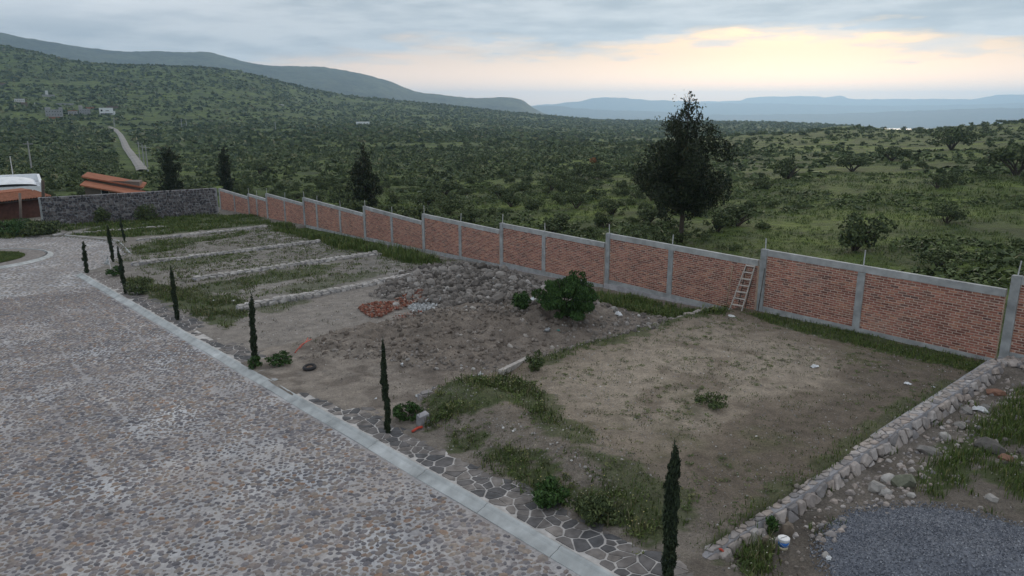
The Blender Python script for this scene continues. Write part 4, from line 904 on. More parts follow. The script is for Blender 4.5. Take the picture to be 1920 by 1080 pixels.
for _ in range(9000):
    r = math.exp(random.uniform(math.log(38), math.log(420))); x = random.uniform(-60, 1990); d = ray(x, 240); az = math.atan2(d[0], d[1]); X, Y = r * math.sin(az), r * math.cos(az)
    u, v = to_uv(np.array(X), np.array(Y))
    if v < 28.5 and u < 82: continue
    if u > 66 and v < 30 and r < 105: continue
    cl = float(fbm(X / 22, Y / 22, 401, 3)); right = sstep(1250, 1500, x) * (1 - .35 * sstep(200, 300, r))
    dens_ = (.50 + 1.5 * max(0, cl - .40)) * (1 - right) + right * (.045 + .8 * max(0, cl - .52))
    if random.random() > dens_ * (r / 200) ** 1.35: continue
    sx, sy = project((X, Y, float(ground_z(X, Y)) + 1.2))
    if sy > walltop_y(sx) + 2: continue
    cand.append((r, X, Y, right))
cand.sort(); SP = []
for r, X, Y, right in cand:
    if any((X - a) ** 2 + (Y - b_) ** 2 < (1.3 + r * .004) ** 2 for a, b_ in SP[-400:]): continue
    SP.append((X, Y))
TRACK_PX = [(206, 239), (216, 243), (226, 254), (232, 266), (238, 280), (247, 292), (256, 303), (263, 313), (268, 322)]
trk = [on_terrain(x, y, 120) for x, y in TRACK_PX]; tp = np.array([(t[0], t[1]) for t in trk]); sI = np.linspace(0, len(tp) - 1, 120); TRX = np.stack([np.interp(sI, range(len(tp)), tp[:, 0]), np.interp(sI, range(len(tp)), tp[:, 1])], 1)
def off_track(X, Y, g=4.6):
    D = np.full(np.shape(X), 1e9)
    for x, y in TRX:
        k = 1.0
        D = np.minimum(D, np.hypot(X - x, Y - y)); q = math.hypot(x, y); D = np.minimum(D, np.hypot(X - x * (1 - 9 / q), Y - y * (1 - 9 / q)))
    return D > g
few = []
for i, (X, Y) in enumerate(SP):
    r = math.hypot(X, Y); k = random.choices((0, 1, 2), (.13, .35, .52))[0]; sc = random.uniform(.55, 1.1) * (1.1 if k == 0 else 1) * (1 + .1 * sstep(150, 350, r)); k = 1 if (r < 55 and k == 0) else k
    if i < 288 and off_track(X, Y): place_shrub(k, X, Y, sc, parts=r < 95)
    else: few.append((X, Y, k, sc))
VV, FF, RR = [], [], []; base = 0
for X, Y, k, sc in few:
    if not off_track(X, Y): continue
    V, F, rn, _ = random.choice(SHR[k]); sel = rng.random(len(F)) < .055; F2 = F[sel]; V2_ = V[F2.ravel()].copy(); ctr = np.repeat(V2_.reshape(-1, 4, 3).mean(1), 4, 0); V2_ = ctr + (V2_ - ctr) * 3.8
    a = random.uniform(0, 6.28); Rm = np.array([[math.cos(a), -math.sin(a), 0], [math.sin(a), math.cos(a), 0], [0, 0, 1]])
    VV.append(V2_ @ Rm.T * sc + np.array([X, Y, float(ground_z(X, Y)) - .1])); FF.append(np.arange(len(V2_)).reshape(-1, 4) + base); RR.append(np.clip(rn[sel] * .7 + random.uniform(-.1, .35), 0, .99)); base += len(V2_)
if VV: link('shrubland', mesh('shrubland', np.concatenate(VV), np.concatenate(FF), False, np.concatenate(RR)), M['shrub'], kind='stuff')
# far scrub on the valley and hill sides: coarse clumps
def clump(seed):
    r = np.random.default_rng(seed); V, F, rn = leaves(8, [(0, 0, .32, .5, .5, .32)], .52, seed=seed, shell=.7, asp=.7); return V, F
CL = [clump(s) for s in range(8)]
def scatter_far(n, r0, r1, s0, s1, thr, pw=1.5):
    r = (rng.random(n) * (r1 ** pw - r0 ** pw) + r0 ** pw) ** (1 / pw); xs = rng.uniform(-80, 2000, n); az = np.interp(xs, np.linspace(-300, 2300, 200), [az_of(x) for x in np.linspace(-300, 2300, 200)])
    X, Y = r * np.sin(az), r * np.cos(az); cl = fbm(X / 55, Y / 55, 431, 3) * .6 + fbm(X / 17, Y / 17, 433, 2) * .4
    keep = cl > thr + .24 * sstep(1150, 1450, xs) * (1 - sstep(560, 640, r)) + rng.normal(0, .06, n); u, v = to_uv(X, Y); keep &= ~((v < 29) & (u < 90)) ; keep &= ~((u > 66) & (v < 32) & (r < 120)); keep &= off_track(X, Y); X, Y, r = X[keep], Y[keep], r[keep]; n = len(X)
    s = np.minimum(rng.lognormal(-.05, .42, n), 2.0) * (s0 + (s1 - s0) * (r - r0) / (r1 - r0)); return np.stack([X, Y, ground_z(X, Y) - .15 * s], 1), rotz(rng.uniform(0, 6.28, n)), np.stack([s, s, s * rng.uniform(.6, 1.1, n)], 1)
UND = [leaves(26, [(0, 0, .32, .55, .55, .32)], .21, seed=900 + q, shell=.6, asp=.5)[:2] for q in range(5)]
for cnt_, ra, rb, tm in ((5200, 40, 105, UND), (7000, 100, 270, CL)):
    r_ = np.exp(rng.uniform(math.log(ra), math.log(rb), cnt_)); az_ = np.interp(rng.uniform(620, 2000, cnt_), np.linspace(-300, 2300, 200), [az_of(x) for x in np.linspace(-300, 2300, 200)]); X, Y = r_ * np.sin(az_), r_ * np.cos(az_); u, v = to_uv(X, Y)
    k = (v > 28) & (fbm(X / 9, Y / 9, 451, 4) > .59 + rng.normal(0, .05, cnt_)); X, Y = X[k], Y[k]; s = np.minimum(rng.lognormal(0, .35, len(X)), 1.8) * (.62 if tm is UND else .75)
    stamped('low_undergrowth', tm, np.stack([X, Y, ground_z(X, Y) - .1], 1), rotz(rng.uniform(0, 6.28, len(X))), np.stack([s, s, s * .7], 1), M['scrub'], kind='stuff')
a0 = scatter_far(10000, 125, 290, 1.0, 1.6, .47); stamped('scrubland', UND, *a0, M['woods'], kind='stuff')
a1 = scatter_far(21000, 280, 620, 1.5, 2.2, .47); stamped('scrubland', CL, *a1, M['woods'], kind='stuff')
a2 = scatter_far(40000, 560, 1750, 1.9, 3.6, .38, 1.7); stamped('hill_woods', CL, *a2, M['woods'], kind='stuff')

# --- trees
def conifer(name, label, base, h, wid, prof, seed, n, leaf, lean=0.0, bare=.12, cat='tree'):
    r = random.Random(seed); e = empty(name, base, label, cat, None); b = MB(); k = 9
    path = [(lean * t * t * h + r.uniform(-.03, .03) * h * .1, r.uniform(-.02, .02) * h * .1, h * t * .97 - (.3 if t == 0 else 0)) for t in np.linspace(0, 1, k)]
    b.tube(path, [max(.012, h * .018 * (1 - .9 * t)) for t in np.linspace(0, 1, k)], 8); lob = []
    nb = 64
    for i in range(nb):
        t = bare + (1 - bare) * (i + r.random()) / nb; wd = prof(t) * wid / 2; a = i * 2.4 + r.uniform(-.5, .5); rr = wd * r.uniform(.42, 1.16); p = Vector((lean * t * t * h, 0, t * h))
        tip = p + Vector((math.cos(a) * rr, math.sin(a) * rr, min(h * .05 * r.uniform(.2, 2.0), (1.0 - t) * h * .9)))
        if rr > .1: b.tube([p - Vector((0, 0, h * .03)), p.lerp(tip, .55), tip], [h * .0052 * (1.1 - t) + .006, h * .003 * (1.1 - t) + .004, .004], 4)
        for q in (.3, .58, .82, 1.0):
            c_ = p.lerp(tip, q); sz = max(.05, wd * .20 * r.uniform(.55, 1.3)) * (1.1 if q < 1 else .8); lob.append((c_.x + r.uniform(-.1, .1) * wd, c_.y + r.uniform(-.1, .1) * wd, c_.z + r.uniform(-.02, .05) * h, sz, sz, sz * r.uniform(.8, 1.5)))
    lob.append((lean * h, 0, h * .985, wid * .022, wid * .022, h * .035))
    b.build('trunk', M['bark'], e, True); V, F, rn = leaves(n, lob, leaf, .1, seed, .45, .42, up=.5); link('crown', mesh('crown', V, F, False, rn), M['conifer'], e); return e
pk = lambda xs, ys: (lambda t: float(np.interp(t, xs, ys)))
X, Y, rt = on_terrain(1276, 454, 34, 80); gz = float(ground_z(X, Y)) - .1; ht = Xr(1296, 174, rt)[2] - gz
conifer('tall_conifer', 'tall dark bushy conifer towering over the field just behind the brick wall', (X, Y, gz), ht, 176 / FOC * rt, pk([0, .16, .22, .32, .45, .57, .68, .78, .87, .94, 1], [.3, .45, .85, 1.0, .95, .84, .64, .48, .31, .14, .03]), 5, 34000, .10, .007, .2)
def tree_at(label, x, ybase, ytop, r, wid, prof, seed, n, leaf):
    d = ray(x, ybase); az = math.atan2(d[0], d[1]); X, Y = r * math.sin(az), r * math.cos(az); gz = float(ground_z(X, Y)); h = Xr(x, ytop, r)[2] - gz
    return conifer('conifer', label, (X, Y, gz), h, wid, prof, seed, n, leaf, bare=.03)
slim = pk([0, .1, .35, .6, .8, 1], [.9, 1.0, .95, .72, .42, .06]); blunt = pk([0, .15, .4, .7, .9, 1], [.9, 1, .85, .8, .6, .3])
tree_at('slim pointed dark conifer behind the stepped middle of the brick wall', 686, 385, 268, 72, 3.1, slim, 31, 9000, .12)
tree_at('dark ragged conifer behind the middle of the rubble stone wall', 321, 352, 281, 98, 2.9, blunt, 32, 7000, .14)
tree_at('blunt conifer behind the right end of the rubble stone wall', 424, 345, 278, 112, 2.5, blunt, 33, 6000, .14)
# --- pencil cypresses along the pavement
def cypress(label, px, ybase, ytop, wpx, seed, ragged=.2, lean=0.0, weeds=False):
    u, v = GG(px, ybase); q = gp(u, v); r0 = math.hypot(q[0], q[1]); zt = Xr(px, ytop, r0)[2]; h = zt - q[2]; D_ = np.linalg.norm(q - C0); rad = wpx / 2 * D_ / FOC * (1.05 if wpx > 20 else .85); ragged *= .8; r = random.Random(seed); e = empty('pencil_cypress', tuple(q), label, 'cypress', 'pencil cypresses along the pavement')
    b = MB(); b.tube([(0, 0, -.1), (lean * h * .5, 0, h * .5), (lean * h, 0, h * .96)], [.028, .02, .006], 6); b.build('trunk', M['bark'], e, True)
    lob = []; nseg = int(h / .085); wob = [0, 0]
    for i in range(nseg):
        t = i / (nseg - 1); w_ = rad * float(np.interp(t, [0, .06, .3, .6, .85, .95, 1], [.55, .85, 1, 1, .72, .42, .12])) * (1 + ragged * r.uniform(-1, 1)); wob = [wob[0] * .8 + r.uniform(-.009, .009) * (1 + ragged), wob[1] * .8 + r.uniform(-.009, .009)]
        for _ in range(3): lob.append((lean * h * t + wob[0] + r.uniform(-.35, .35) * w_, wob[1] + r.uniform(-.35, .35) * w_, .05 + t * (h - .08), w_ * .80, w_ * .80, .10))
    V, F, rn = leaves(int(5200 * h / 2), lob, .036 if wpx < 20 else .046, 0, seed, .55, .32, up=1.8); link('foliage', mesh('foliage', V, F, False, rn), M['cypress'], e); return e
cypress('thick pencil cypress nearest the camera, cut off by the bottom edge of the picture', 1251, 1093, 826, 25, 1, .12)
cypress('pencil cypress standing by the concrete stub and the red plastic scrap', 727, 816, 634, 15, 2, .22, -.01)
cypress('pencil cypress near the discarded tyre, with a green weed tuft round its foot', 478, 686, 549, 14, 3, .3, .03)
cypress('pencil cypress at the edge of the green weed patch, third from the road end', 334, 603, 496, 10, 4, .2, -.03)
cypress('leaning thin pencil cypress beside the grassy corner of the pavement', 236, 553, 460, 8, 5, .35, -.05)
cypress('pencil cypress at the far end of the near kerb', 163, 514, 451, 9, 6, .35, .02)
cypress('pencil cypress beside the white stake at the turning place', 213, 491, 420, 8, 7, .25, -.04)
cypress('thin bare pencil cypress behind the far kerb on the lawn', 234, 453, 404, 5, 8, .5, -.06)
# --- grass and weeds
def blades(U, V, h, m, name, wide=.012, bend=.5, per=1, sway=.35, dh=-.02, cap=None, **k):
    n = len(U); base = gp(U, V, dh); hh = h * rng.uniform(.45, 1.25, n); a = rng.uniform(0, 6.28, n); d = np.stack([np.cos(a), np.sin(a), 0 * a], 1); s = np.stack([-np.sin(a), np.cos(a), 0 * a], 1)
    ln = rng.uniform(.1, sway * 2, n)[:, None] * hh[:, None] * d; wd = (wide * rng.uniform(.7, 1.4, n))[:, None] * s; up = np.stack([0 * a, 0 * a, hh], 1)
    Vx = np.stack([base - wd, base + wd, base + ln * .35 + up * .6 + wd * .8, base + ln * .35 + up * .6 - wd * .8, base + ln + up * .97], 1).reshape(-1, 3)
    i0 = (np.arange(n) * 5)[:, None]; F = np.concatenate([i0 + np.array([0, 1, 2]), i0 + np.array([0, 2, 3]), i0 + np.array([3, 2, 4])], 0); rn = np.tile(rng.random(n), 3)
    return link(name, mesh(name, Vx, F, False, rn), m, kind='stuff', **k)
WEED = [leaves(20, [(0, 0, .42, .55, .55, .45), (.25, .1, .6, .3, .3, .3)], .21, .4, s, .4, .4, up=.5)[:2] for s in range(6)]
M['weed'] = leafmat('weed_leaf', [(0, (.038, .058, .018)), (.4, (.062, .095, .026)), (.8, (.10, .135, .038)), (1, (.15, .15, .065))])
for key, (pg, dn, h) in W.items():
    D_ = np.mean([np.linalg.norm(P(*p) - C0) for p in pg]); big = max(1.0, D_ / 26); dn2 = dn * 2.4 / big ** 1.2; h *= .8
    u, v = sample_poly(pg, dn2); ju = u + (fbm(u * 1.6, v * 1.6, 61, 3) - .5) * 1.1; m_ = rng.random(len(u)) < .10 + 1.2 * sstep(.40, .60, fbm(u * 1.1, v * 1.1, 501, 4)); u, v = u[m_], v[m_]
    u = u + rng.normal(0, .12, len(u)); v = v + rng.normal(0, .12, len(v)); hh = h * (.55 + .9 * fbm(u * .9, v * .9, 511, 3))
    i_ = rng.random(len(u)) < (.55 if key in ('hump', 'slope', 'corner', 'lot1', 'foot', 'lot2') else 1); blades(u[i_], v[i_], hh[i_] * (.75 if key in ('hump', 'slope', 'corner', 'lot1', 'foot') else 1), M['grass'], 'grass', .0085 * big)
    wk = key in ('hump', 'slope', 'corner', 'lot1', 'foot', 'band', 'band_low', 'lot2', 'lot4', 'lush', 'house', 'stonewall', 'lawn_edge', 'step', 'wall_near', 'wall_mid')
    if wk:
        i_ = rng.random(len(u)) < .16; sz = np.clip(hh[i_] * .8, .05, .5) * rng.uniform(.5, 1.2, i_.sum()); stamped('weed_leaves', WEED, gp(u[i_], v[i_], -.02), rotz(rng.uniform(0, 6.28, i_.sum())), np.stack([sz, sz, sz * .85], 1), M['weed'], kind='stuff')
    if key in ('hump', 'slope', 'corner', 'lot1', 'foot', 'lush'):
        i_ = rng.random(len(u)) < .22; blades(u[i_], v[i_], hh[i_] * 1.25, M['drygrass'], 'dry_weeds', .009 * big)
        i_ = rng.random(len(u)) < .045 * (2 if key in ('hump', 'corner') else 1); q = gp(u[i_], v[i_]) + np.array([0, 0, 1.0]) * (hh[i_] * rng.uniform(.7, 1.2, i_.sum()))[:, None]
        stamped('flower_heads', FLAKE, q, rot3(len(q), .6), rng.uniform(.009, .018, len(q)), M['flower'], kind='stuff')
def tufts(n, u0, u1, v0, v1, h, m, nm, thr, sd, per=14, spread=.09, clampf=None):
    u = rng.uniform(u0, u1, n); v = rng.uniform(v0, v1, n); k = fbm(u * .8, v * .8, sd, 4) > thr + rng.normal(0, .05, n); u, v = u[k], v[k]; k = ~inpoly(u, v, MOUND_D) & ~inpoly(u, v, PILE) & (v > kv(u) + 1.2); u, v = u[k], v[k]
    u = np.repeat(u, per) + rng.normal(0, spread, len(u) * per); v = np.repeat(v, per) + rng.normal(0, spread, len(v) * per); blades(u, v, h, m, nm, .010 * (1.6 if u0 > 24 else 1))
tufts(1000, 6.9, 16.2, 10, 25.8, .05, M['grass'], 'grass', .47, 601)
tufts(420, 6.9, 16.2, 10, 25.8, .07, M['drygrass'], 'dry_weeds', .46, 611, 8)
tufts(900, 32.3, 58, 10.5, 25.5, .13, M['grass'], 'grass', .46, 621, 12, .14)
tufts(800, 32.3, 58, 10.5, 25.5, .14, M['drygrass'], 'dry_weeds', .42, 631, 9, .14)
tufts(160, 17, 32, 10, 14, .08, M['drygrass'], 'dry_weeds', .55, 641, 8)
tufts(260, -2, 6.6, 10.5, 25, .16, M['grass'], 'grass', .46, 651, 16)
# field grass beyond the wall, by clumps
n = 28000; r = np.exp(rng.uniform(math.log(29), math.log(110), n)); xs = rng.uniform(350, 2000, n); az = np.interp(xs, np.linspace(-300, 2300, 200), [az_of(x) for x in np.linspace(-300, 2300, 200)]); X, Y = r * np.sin(az), r * np.cos(az)
u, v = to_uv(X, Y); k = (v > 26.6); X, Y, r = X[k], Y[k], r[k]; k = fbm(X / 5, Y / 5, 701, 3) > .36; X, Y, r = X[k], Y[k], r[k]
tb = []
for s in range(6):
    q = np.random.default_rng(s); Vt, Ft = [], []
    for i in range(7):
        a = q.uniform(0, 6.28); p = q.normal(0, .16, 2); hh = q.uniform(.5, 1.2); w_ = .035; dx, dy = math.cos(a), math.sin(a); Vt += [(p[0] - dy * w_, p[1] + dx * w_, 0), (p[0] + dy * w_, p[1] - dx * w_, 0), (p[0] + dx * .35 * hh, p[1] + dy * .35 * hh, hh)]; Ft.append((3 * i, 3 * i + 1, 3 * i + 2))
    tb.append((np.array(Vt), np.array(Ft)))
s = rng.uniform(.12, .36, len(X)) * np.clip(r / 45, .8, 1.8); stamped('field_grass', tb, np.stack([X, Y, ground_z(X, Y) - .03], 1), rotz(rng.uniform(0, 6.28, len(X))), np.stack([s * 1.5, s * 1.5, s * .7], 1), M['field_blade'], kind='stuff')
# island lawn
a = rng.uniform(0, 6.28, 5000); q = np.sqrt(rng.random(5000)) * 3.45; Pq = P(IC[0] + q * np.cos(a), IC[1] + q * np.sin(a), .12)
s = rng.uniform(.06, .14, 5000); stamped('island_grass', tb, Pq, rotz(rng.uniform(0, 6.28, 5000)), np.stack([s * 2, s * 2, s], 1), M['grass'], kind='stuff')
# --- single plants on the lots
def plant(name, label, cat, px, py, wpx, hpx, n, leaf, seed, m='bush', stems=8, dome=True, group=None, up=.3, clump=(22, .36)):
    u, v = GG(px, py); q = gp(u, v); D_ = np.linalg.norm(q - C0); w_ = wpx * D_ / FOC; h = hpx * D_ / FOC * 1.05; e = empty(name, tuple(q), label, cat, group); b = MB(); twigs(b, seed, h * .8, w_ * .4, stems, max(.008, w_ * .012)); b.build('stems', M['bark'], e)
    lob = sub_lobes([(0, 0, h * .45, w_ * .5, w_ * .5, h * .5)], clump[0], seed, clump[1])
    lob = [(x, y, max(z, c * .8), a, b_, c) for x, y, z, a, b_, c in lob]
    V, F, rn = leaves(n, lob, leaf, .25, seed, .5, .4, up=up); link('foliage', mesh('foliage', V, F, False, rn), M[m], e); return e
plant('leafy_bush', 'large bright green bush growing from the rubble against the brick wall', 'bush', 1063, 597, 132, 80, 17000, .055, 71, up=1.6, clump=(70, .2))
plant('leafy_shrub', 'upright leafy shoots rising from the back of the large green bush', 'shrub', 1080, 590, 50, 88, 2600, .055, 87, up=1.6, clump=(26, .22))
plant('leafy_shrub', 'tall pale-flecked weedy shrub at the left side of the large green bush', 'shrub', 978, 586, 44, 46, 1500, .07, 72)
plant('weed_clump', 'green weed clump on the bare ground between the tyre and the tyre-side cypress', 'weed', 528, 682, 60, 20, 1500, .04, 73, clump=(40, .2))
plant('weed_clump', 'tuft of green weeds round the foot of the cypress near the tyre', 'weed', 478, 690, 28, 22, 700, .045, 74)
plant('weed_clump', 'broad-leaved weeds behind the cypress by the concrete stub', 'weed', 764, 786, 66, 30, 1500, .045, 75, clump=(40, .2))
plant('weed_clump', 'grey-green upright weed at the far end of the white concrete beam', 'weed', 1002, 697, 34, 38, 900, .045, 76, 'scrub', up=1.0)
plant('weed_clump', 'small green weed cluster in the middle of the sandy lot', 'weed', 1333, 760, 62, 20, 700, .045, 77, 'scrub', up=.8)
plant('weed_clump', 'dark weed clump nearest the flagstones, full of small white flowers', 'weed', 1032, 945, 68, 44, 1800, .05, 78)
plant('weed_clump', 'dark weed clump with pale flowers where the pavement meets the sandy lot', 'weed', 1120, 975, 96, 46, 2000, .045, 79, 'shrub', up=.6)
plant('wall_shrub', 'dark shrub against the rubble stone wall, left one of two', 'shrub', 192, 420, 28, 26, 900, .10, 80, 'shrub')
plant('wall_shrub', 'dark shrub against the rubble stone wall, right one of two', 'shrub', 274, 413, 40, 28, 1100, .10, 81, 'shrub')
plant('weed_clump', 'green weeds on the pavement corner beside the white stake', 'weed', 217, 517, 28, 16, 700, .07, 82)
plant('weed_clump', 'olive weed clump behind the leaning thin cypress', 'weed', 262, 551, 44, 26, 1300, .06, 83, 'shrub', up=.7)
plant('hedge_bush', 'yellow-green bush in front of the brick house with the tiled roof', 'bush', 22, 442, 84, 24, 2600, .11, 84, 'bush')
plant('hedge_bush', 'brownish green bush at the left end of the rubble stone wall', 'bush', 74, 440, 60, 22, 2000, .11, 85, 'shrub')
plant('leafy_shrub', 'green leafy weed beside the white bucket and the two big stones', 'shrub', 1447, 1000, 22, 36, 600, .04, 86)

# ================================================================== STONES, RUBBLE AND EARTH ON THE LOTS
rm = [mesh('boulder', V, F, False) for V, F in ROCKS]
for me in rm: me.materials.append(M['boulder'])
def loose_stone(px, py, wpx, label, m='boulder', sq=(1, .8, .7), name='stone', cat='stone', group=None, rot=None, lift=.3):
    u, v = GG(px, py); q = gp(u, v); D_ = np.linalg.norm(q - C0); s = wpx * 1.25 * D_ / FOC / 2; me = bpy.data.meshes.new(name); V, F = ROCKS[int(px) % 8]; me = mesh(name, V, F)
    o = link(name, me, M[m], None, tuple(q + np.array([0, 0, s * sq[2] * lift])), label, cat, group); o.scale = (s * sq[0], s * sq[1], s * sq[2]); o.rotation_euler = rot or (random.uniform(-.3, .3), random.uniform(-.3, .3), random.uniform(0, 6.28)); return o
# boulder heap: each boulder lies on the heap by itself
u, v = sample_poly(PILE, 60); put_b = []
order = rng.permutation(len(u)); cell = {}
for i in order:
    s = float(np.clip(rng.lognormal(math.log(.15), .38), .085, .36)); key = (int(u[i] / .5), int(v[i] / .5)); ok = True
    for di in (-1, 0, 1):
        for dj in (-1, 0, 1):
            for (a, b_, t) in cell.get((key[0] + di, key[1] + dj), ()):
                if (a - u[i]) ** 2 + (b_ - v[i]) ** 2 < (.74 * (s + t)) ** 2: ok = False
    if ok: cell.setdefault(key, []).append((u[i], v[i], s)); put_b.append((u[i], v[i], s))
put_b.sort(key=lambda t: -t[2]); nb = 0
for a, b_, s in put_b:
    if nb >= 285: break
    q = gp(a, b_); bl = ('large grey boulder ' if s > .22 else 'medium grey boulder ' if s > .165 else 'small grey stone ') + 'in the big loose heap, ' + ('against the brick wall' if b_ > 23.2 else 'at its near foot beside the earth mound' if a < 25 else 'at its open front edge' if b_ < 18.6 else 'at its far left edge' if a > 29.6 else 'on its upper middle' if b_ > 21 else 'on its lower middle'); o = link('boulder', rm[nb % 8], None, None, tuple(q + np.array([0, 0, s * .35])), bl, 'boulder', 'boulders in the heap'); o.scale = (s * random.uniform(.85, 1.25), s * random.uniform(.8, 1.1), s * random.uniform(.65, .95)); o.rotation_euler = [random.uniform(0, 6.28) for _ in range(3)]; nb += 1
rest = put_b[nb:]
u, v = sample_poly(PILE, 26); s = rng.uniform(.04, .10, len(u))
u = np.concatenate([u, [t[0] for t in rest]]); v = np.concatenate([v, [t[1] for t in rest]]); s = np.concatenate([s, [t[2] for t in rest]])
stamped('rubble', ROCKS, gp(u, v, .02), rot3(len(u)), s, M['boulder'], kind='stuff')
def spread(poly, dens, s0, s1, m, name, tmpl=ROCKS, dh=0.0, thr=None, sd=900, flat=1.0):
    u, v = sample_poly(poly, dens)
    if thr is not None: k = fbm(u * .9, v * .9, sd, 4) > thr + rng.normal(0, .05, len(u)); u, v = u[k], v[k]
    s = s0 * (s1 / s0) ** (rng.random(len(u)) ** 2.2); S = np.stack([s * rng.uniform(.7, 1.3, len(u)), s * rng.uniform(.7, 1.2, len(u)), s * flat * rng.uniform(.6, 1, len(u))], 1)
    return stamped(name, tmpl, gp(u, v, dh), rot3(len(u)), S, m, kind='stuff')
spread(MOUND_D, 55, .025, .13, M['clod'], 'rubble', thr=.40)
spread(pxpoly((850, 590), (960, 560), (1080, 590), (1130, 600), (1060, 625), (960, 615)), 45, .03, .13, M['rubble'], 'rubble')
spread(pxpoly((1040, 600), (1110, 580), (1180, 590), (1290, 600), (1230, 640), (1130, 660), (1060, 650)), 40, .03, .16, M['rubble'], 'rubble', thr=.38)
spread(pxpoly((660, 680), (760, 655), (860, 690), (1010, 650), (1060, 655), (900, 705), (780, 705)), 40, .025, .10, M['rubble'], 'rubble', thr=.42, sd=931)
spread(pxpoly((1040, 665), (1160, 630), (1240, 612), (1250, 625), (1150, 655), (1030, 690), (985, 705), (900, 720), (880, 712)), 60, .03, .13, M['rubble'], 'rubble')
spread(pxpoly((735, 600), (790, 585), (870, 592), (860, 615), (790, 622)), 30, .03, .10, M['rubble'], 'rubble')
spread(pxpoly((870, 810), (1000, 850), (1120, 930), (1180, 950), (1080, 880), (960, 820)), 90, .012, .05, M['pebble'], 'pebbles')
spread(pxpoly((668, 582), (700, 573), (765, 570), (775, 578), (735, 590), (715, 602), (690, 600)), 200, .04, .13, M['shard'], 'brick_rubble', FLAKE, .06)
spread(pxpoly((742, 568), (790, 555), (800, 572), (770, 576)), 200, .04, .13, M['shard'], 'brick_rubble', FLAKE, .08)
spread(pxpoly((735, 600), (770, 590), (800, 598), (745, 612)), 60, .03, .1, M['shard'], 'brick_rubble', FLAKE, .03)
spread(pxpoly((760, 580), (795, 572), (830, 568), (815, 585), (780, 596)), 220, .03, .11, M['plaster'], 'plaster_rubble', FLAKE, .05)
spread(pxpoly((800, 572), (850, 562), (870, 575), (830, 590)), 120, .03, .1, M['boulder'], 'rubble')
spread(pxpoly((790, 752), (815, 745), (825, 755), (800, 762)), 300, .015, .05, M['plaster'], 'plaster_rubble', FLAKE)
for pg, d in ((pxpoly((700, 690), (780, 730), (960, 690), (1120, 650), (1040, 690), (880, 740), (780, 760)), 14), (pxpoly((470, 600), (640, 555), (690, 560), (560, 640), (440, 660)), 12), (pxpoly((960, 760), (1380, 600), (1800, 690), (1330, 1000), (1100, 930)), 9), (pxpoly((480, 690), (620, 690), (700, 760), (640, 780)), 14)):
    spread(pg, d, .012, .045, M['pebble'], 'pebbles', FLAKE)
spread([(32.5, 10.5), (58, 10.5), (58, 24), (32.5, 24)], 14, .018, .07, M['pebble'], 'pebbles', FLAKE, thr=.46)
spread([(2.5, 25.2), (6.6, 25.1), (6.6, 26.1), (2.5, 26.1)], 60, .08, .22, M['wallstone'], 'rubble', BOXY, .06)
# stones tumbled along the retaining wall and over the right-hand ground
spread([(5.2, 12.5), (6.3, 12.0), (6.3, 24.5), (4.9, 24.5)], 34, .03, .11, M['wallstone'], 'rubble')
spread(pxpoly((1400, 1030), (1460, 960), (1600, 945), (1620, 1000), (1570, 1090), (1440, 1090)), 70, .012, .06, M['clod'], 'rubble')
spread(pxpoly((1330, 1080), (1480, 930), (1560, 900), (1530, 950), (1480, 980), (1400, 1085)), 40, .02, .09, M['rubble'], 'rubble')
spread(pxpoly((1820, 800), (1930, 790), (1990, 880), (1920, 870), (1850, 850)), 26, .03, .13, M['boulder'], 'rubble')
spread([(-2, 10.5), (6.2, 10.5), (6.2, 25), (-2, 25)], 10, .012, .06, M['pebble'], 'pebbles')
BIG = [(1436, 1022, 26, (.55, .6, 1.15), 'pointed brown boulder standing upright left of the white bucket'), (1476, 1000, 30, (.7, .6, 1.1), 'brown boulder leaning behind the white bucket'), (1470, 975, 16, (1, .9, .8), 'rounded grey stone above the leaning brown boulder'),
       (1642, 918, 26, (1, .9, .8), 'round pale boulder at the foot of the retaining wall nearest the gravel heap'), (1695, 908, 36, (1.1, .8, .75), 'wide greenish boulder just above the top of the gravel heap'), (1665, 900, 26, (1.1, .8, .6), 'flat grey boulder right of the round pale one by the retaining wall'),
       (1660, 925, 20, (1.2, .8, .6), 'small white-topped stone at the edge of the gravel heap'), (1708, 930, 14, (1, .8, .7), 'little white stone touching the back edge of the gravel heap'), (1742, 848, 28, (1.2, .7, .5), 'long flat boulder against the middle of the retaining wall'), (1772, 820, 22, (1, .7, .6), 'grey boulder beside the burnt white scraps near the retaining wall'),
       (1800, 800, 20, (1, .9, .6), 'rounded boulder higher up along the retaining wall'), (1812, 772, 22, (1.1, .8, .6), 'boulder lying below the far end of the retaining wall'), (1848, 768, 18, (1, .8, .7), 'boulder on the grass edge near the far end of the retaining wall'), (1868, 738, 24, (1.2, .8, .5), 'reddish flat stone by the concrete footing at the right edge'),
       (1856, 842, 34, (1.2, .8, .7), 'large dark boulder in the grass at the right'), (1885, 860, 20, (1, .8, .6), 'rusty brown stone in the small heap at the right edge'), (1858, 936, 18, (1.1, .8, .7), 'pale stone alone on the bare earth behind the gravel heap'), (1548, 1042, 14, (1, .9, .8), 'grey stone by the crumpled white scrap below the dark soil'),
       (743, 574, 14, (1, .9, .9), 'pale round boulder at the end of the orange brick shards'), (831, 513, 20, (1.3, .8, .7), 'whitish sack-like boulder at the back of the stone heap'), (1155, 585, 12, (.8, .6, 1.1), 'yellowish upright stone at the edge of the dark weeds by the wall'), (955, 690, 10, (1, .8, .6), 'small dark stone between the white scraps and the concrete beam')]
BIG = BIG[:-1]
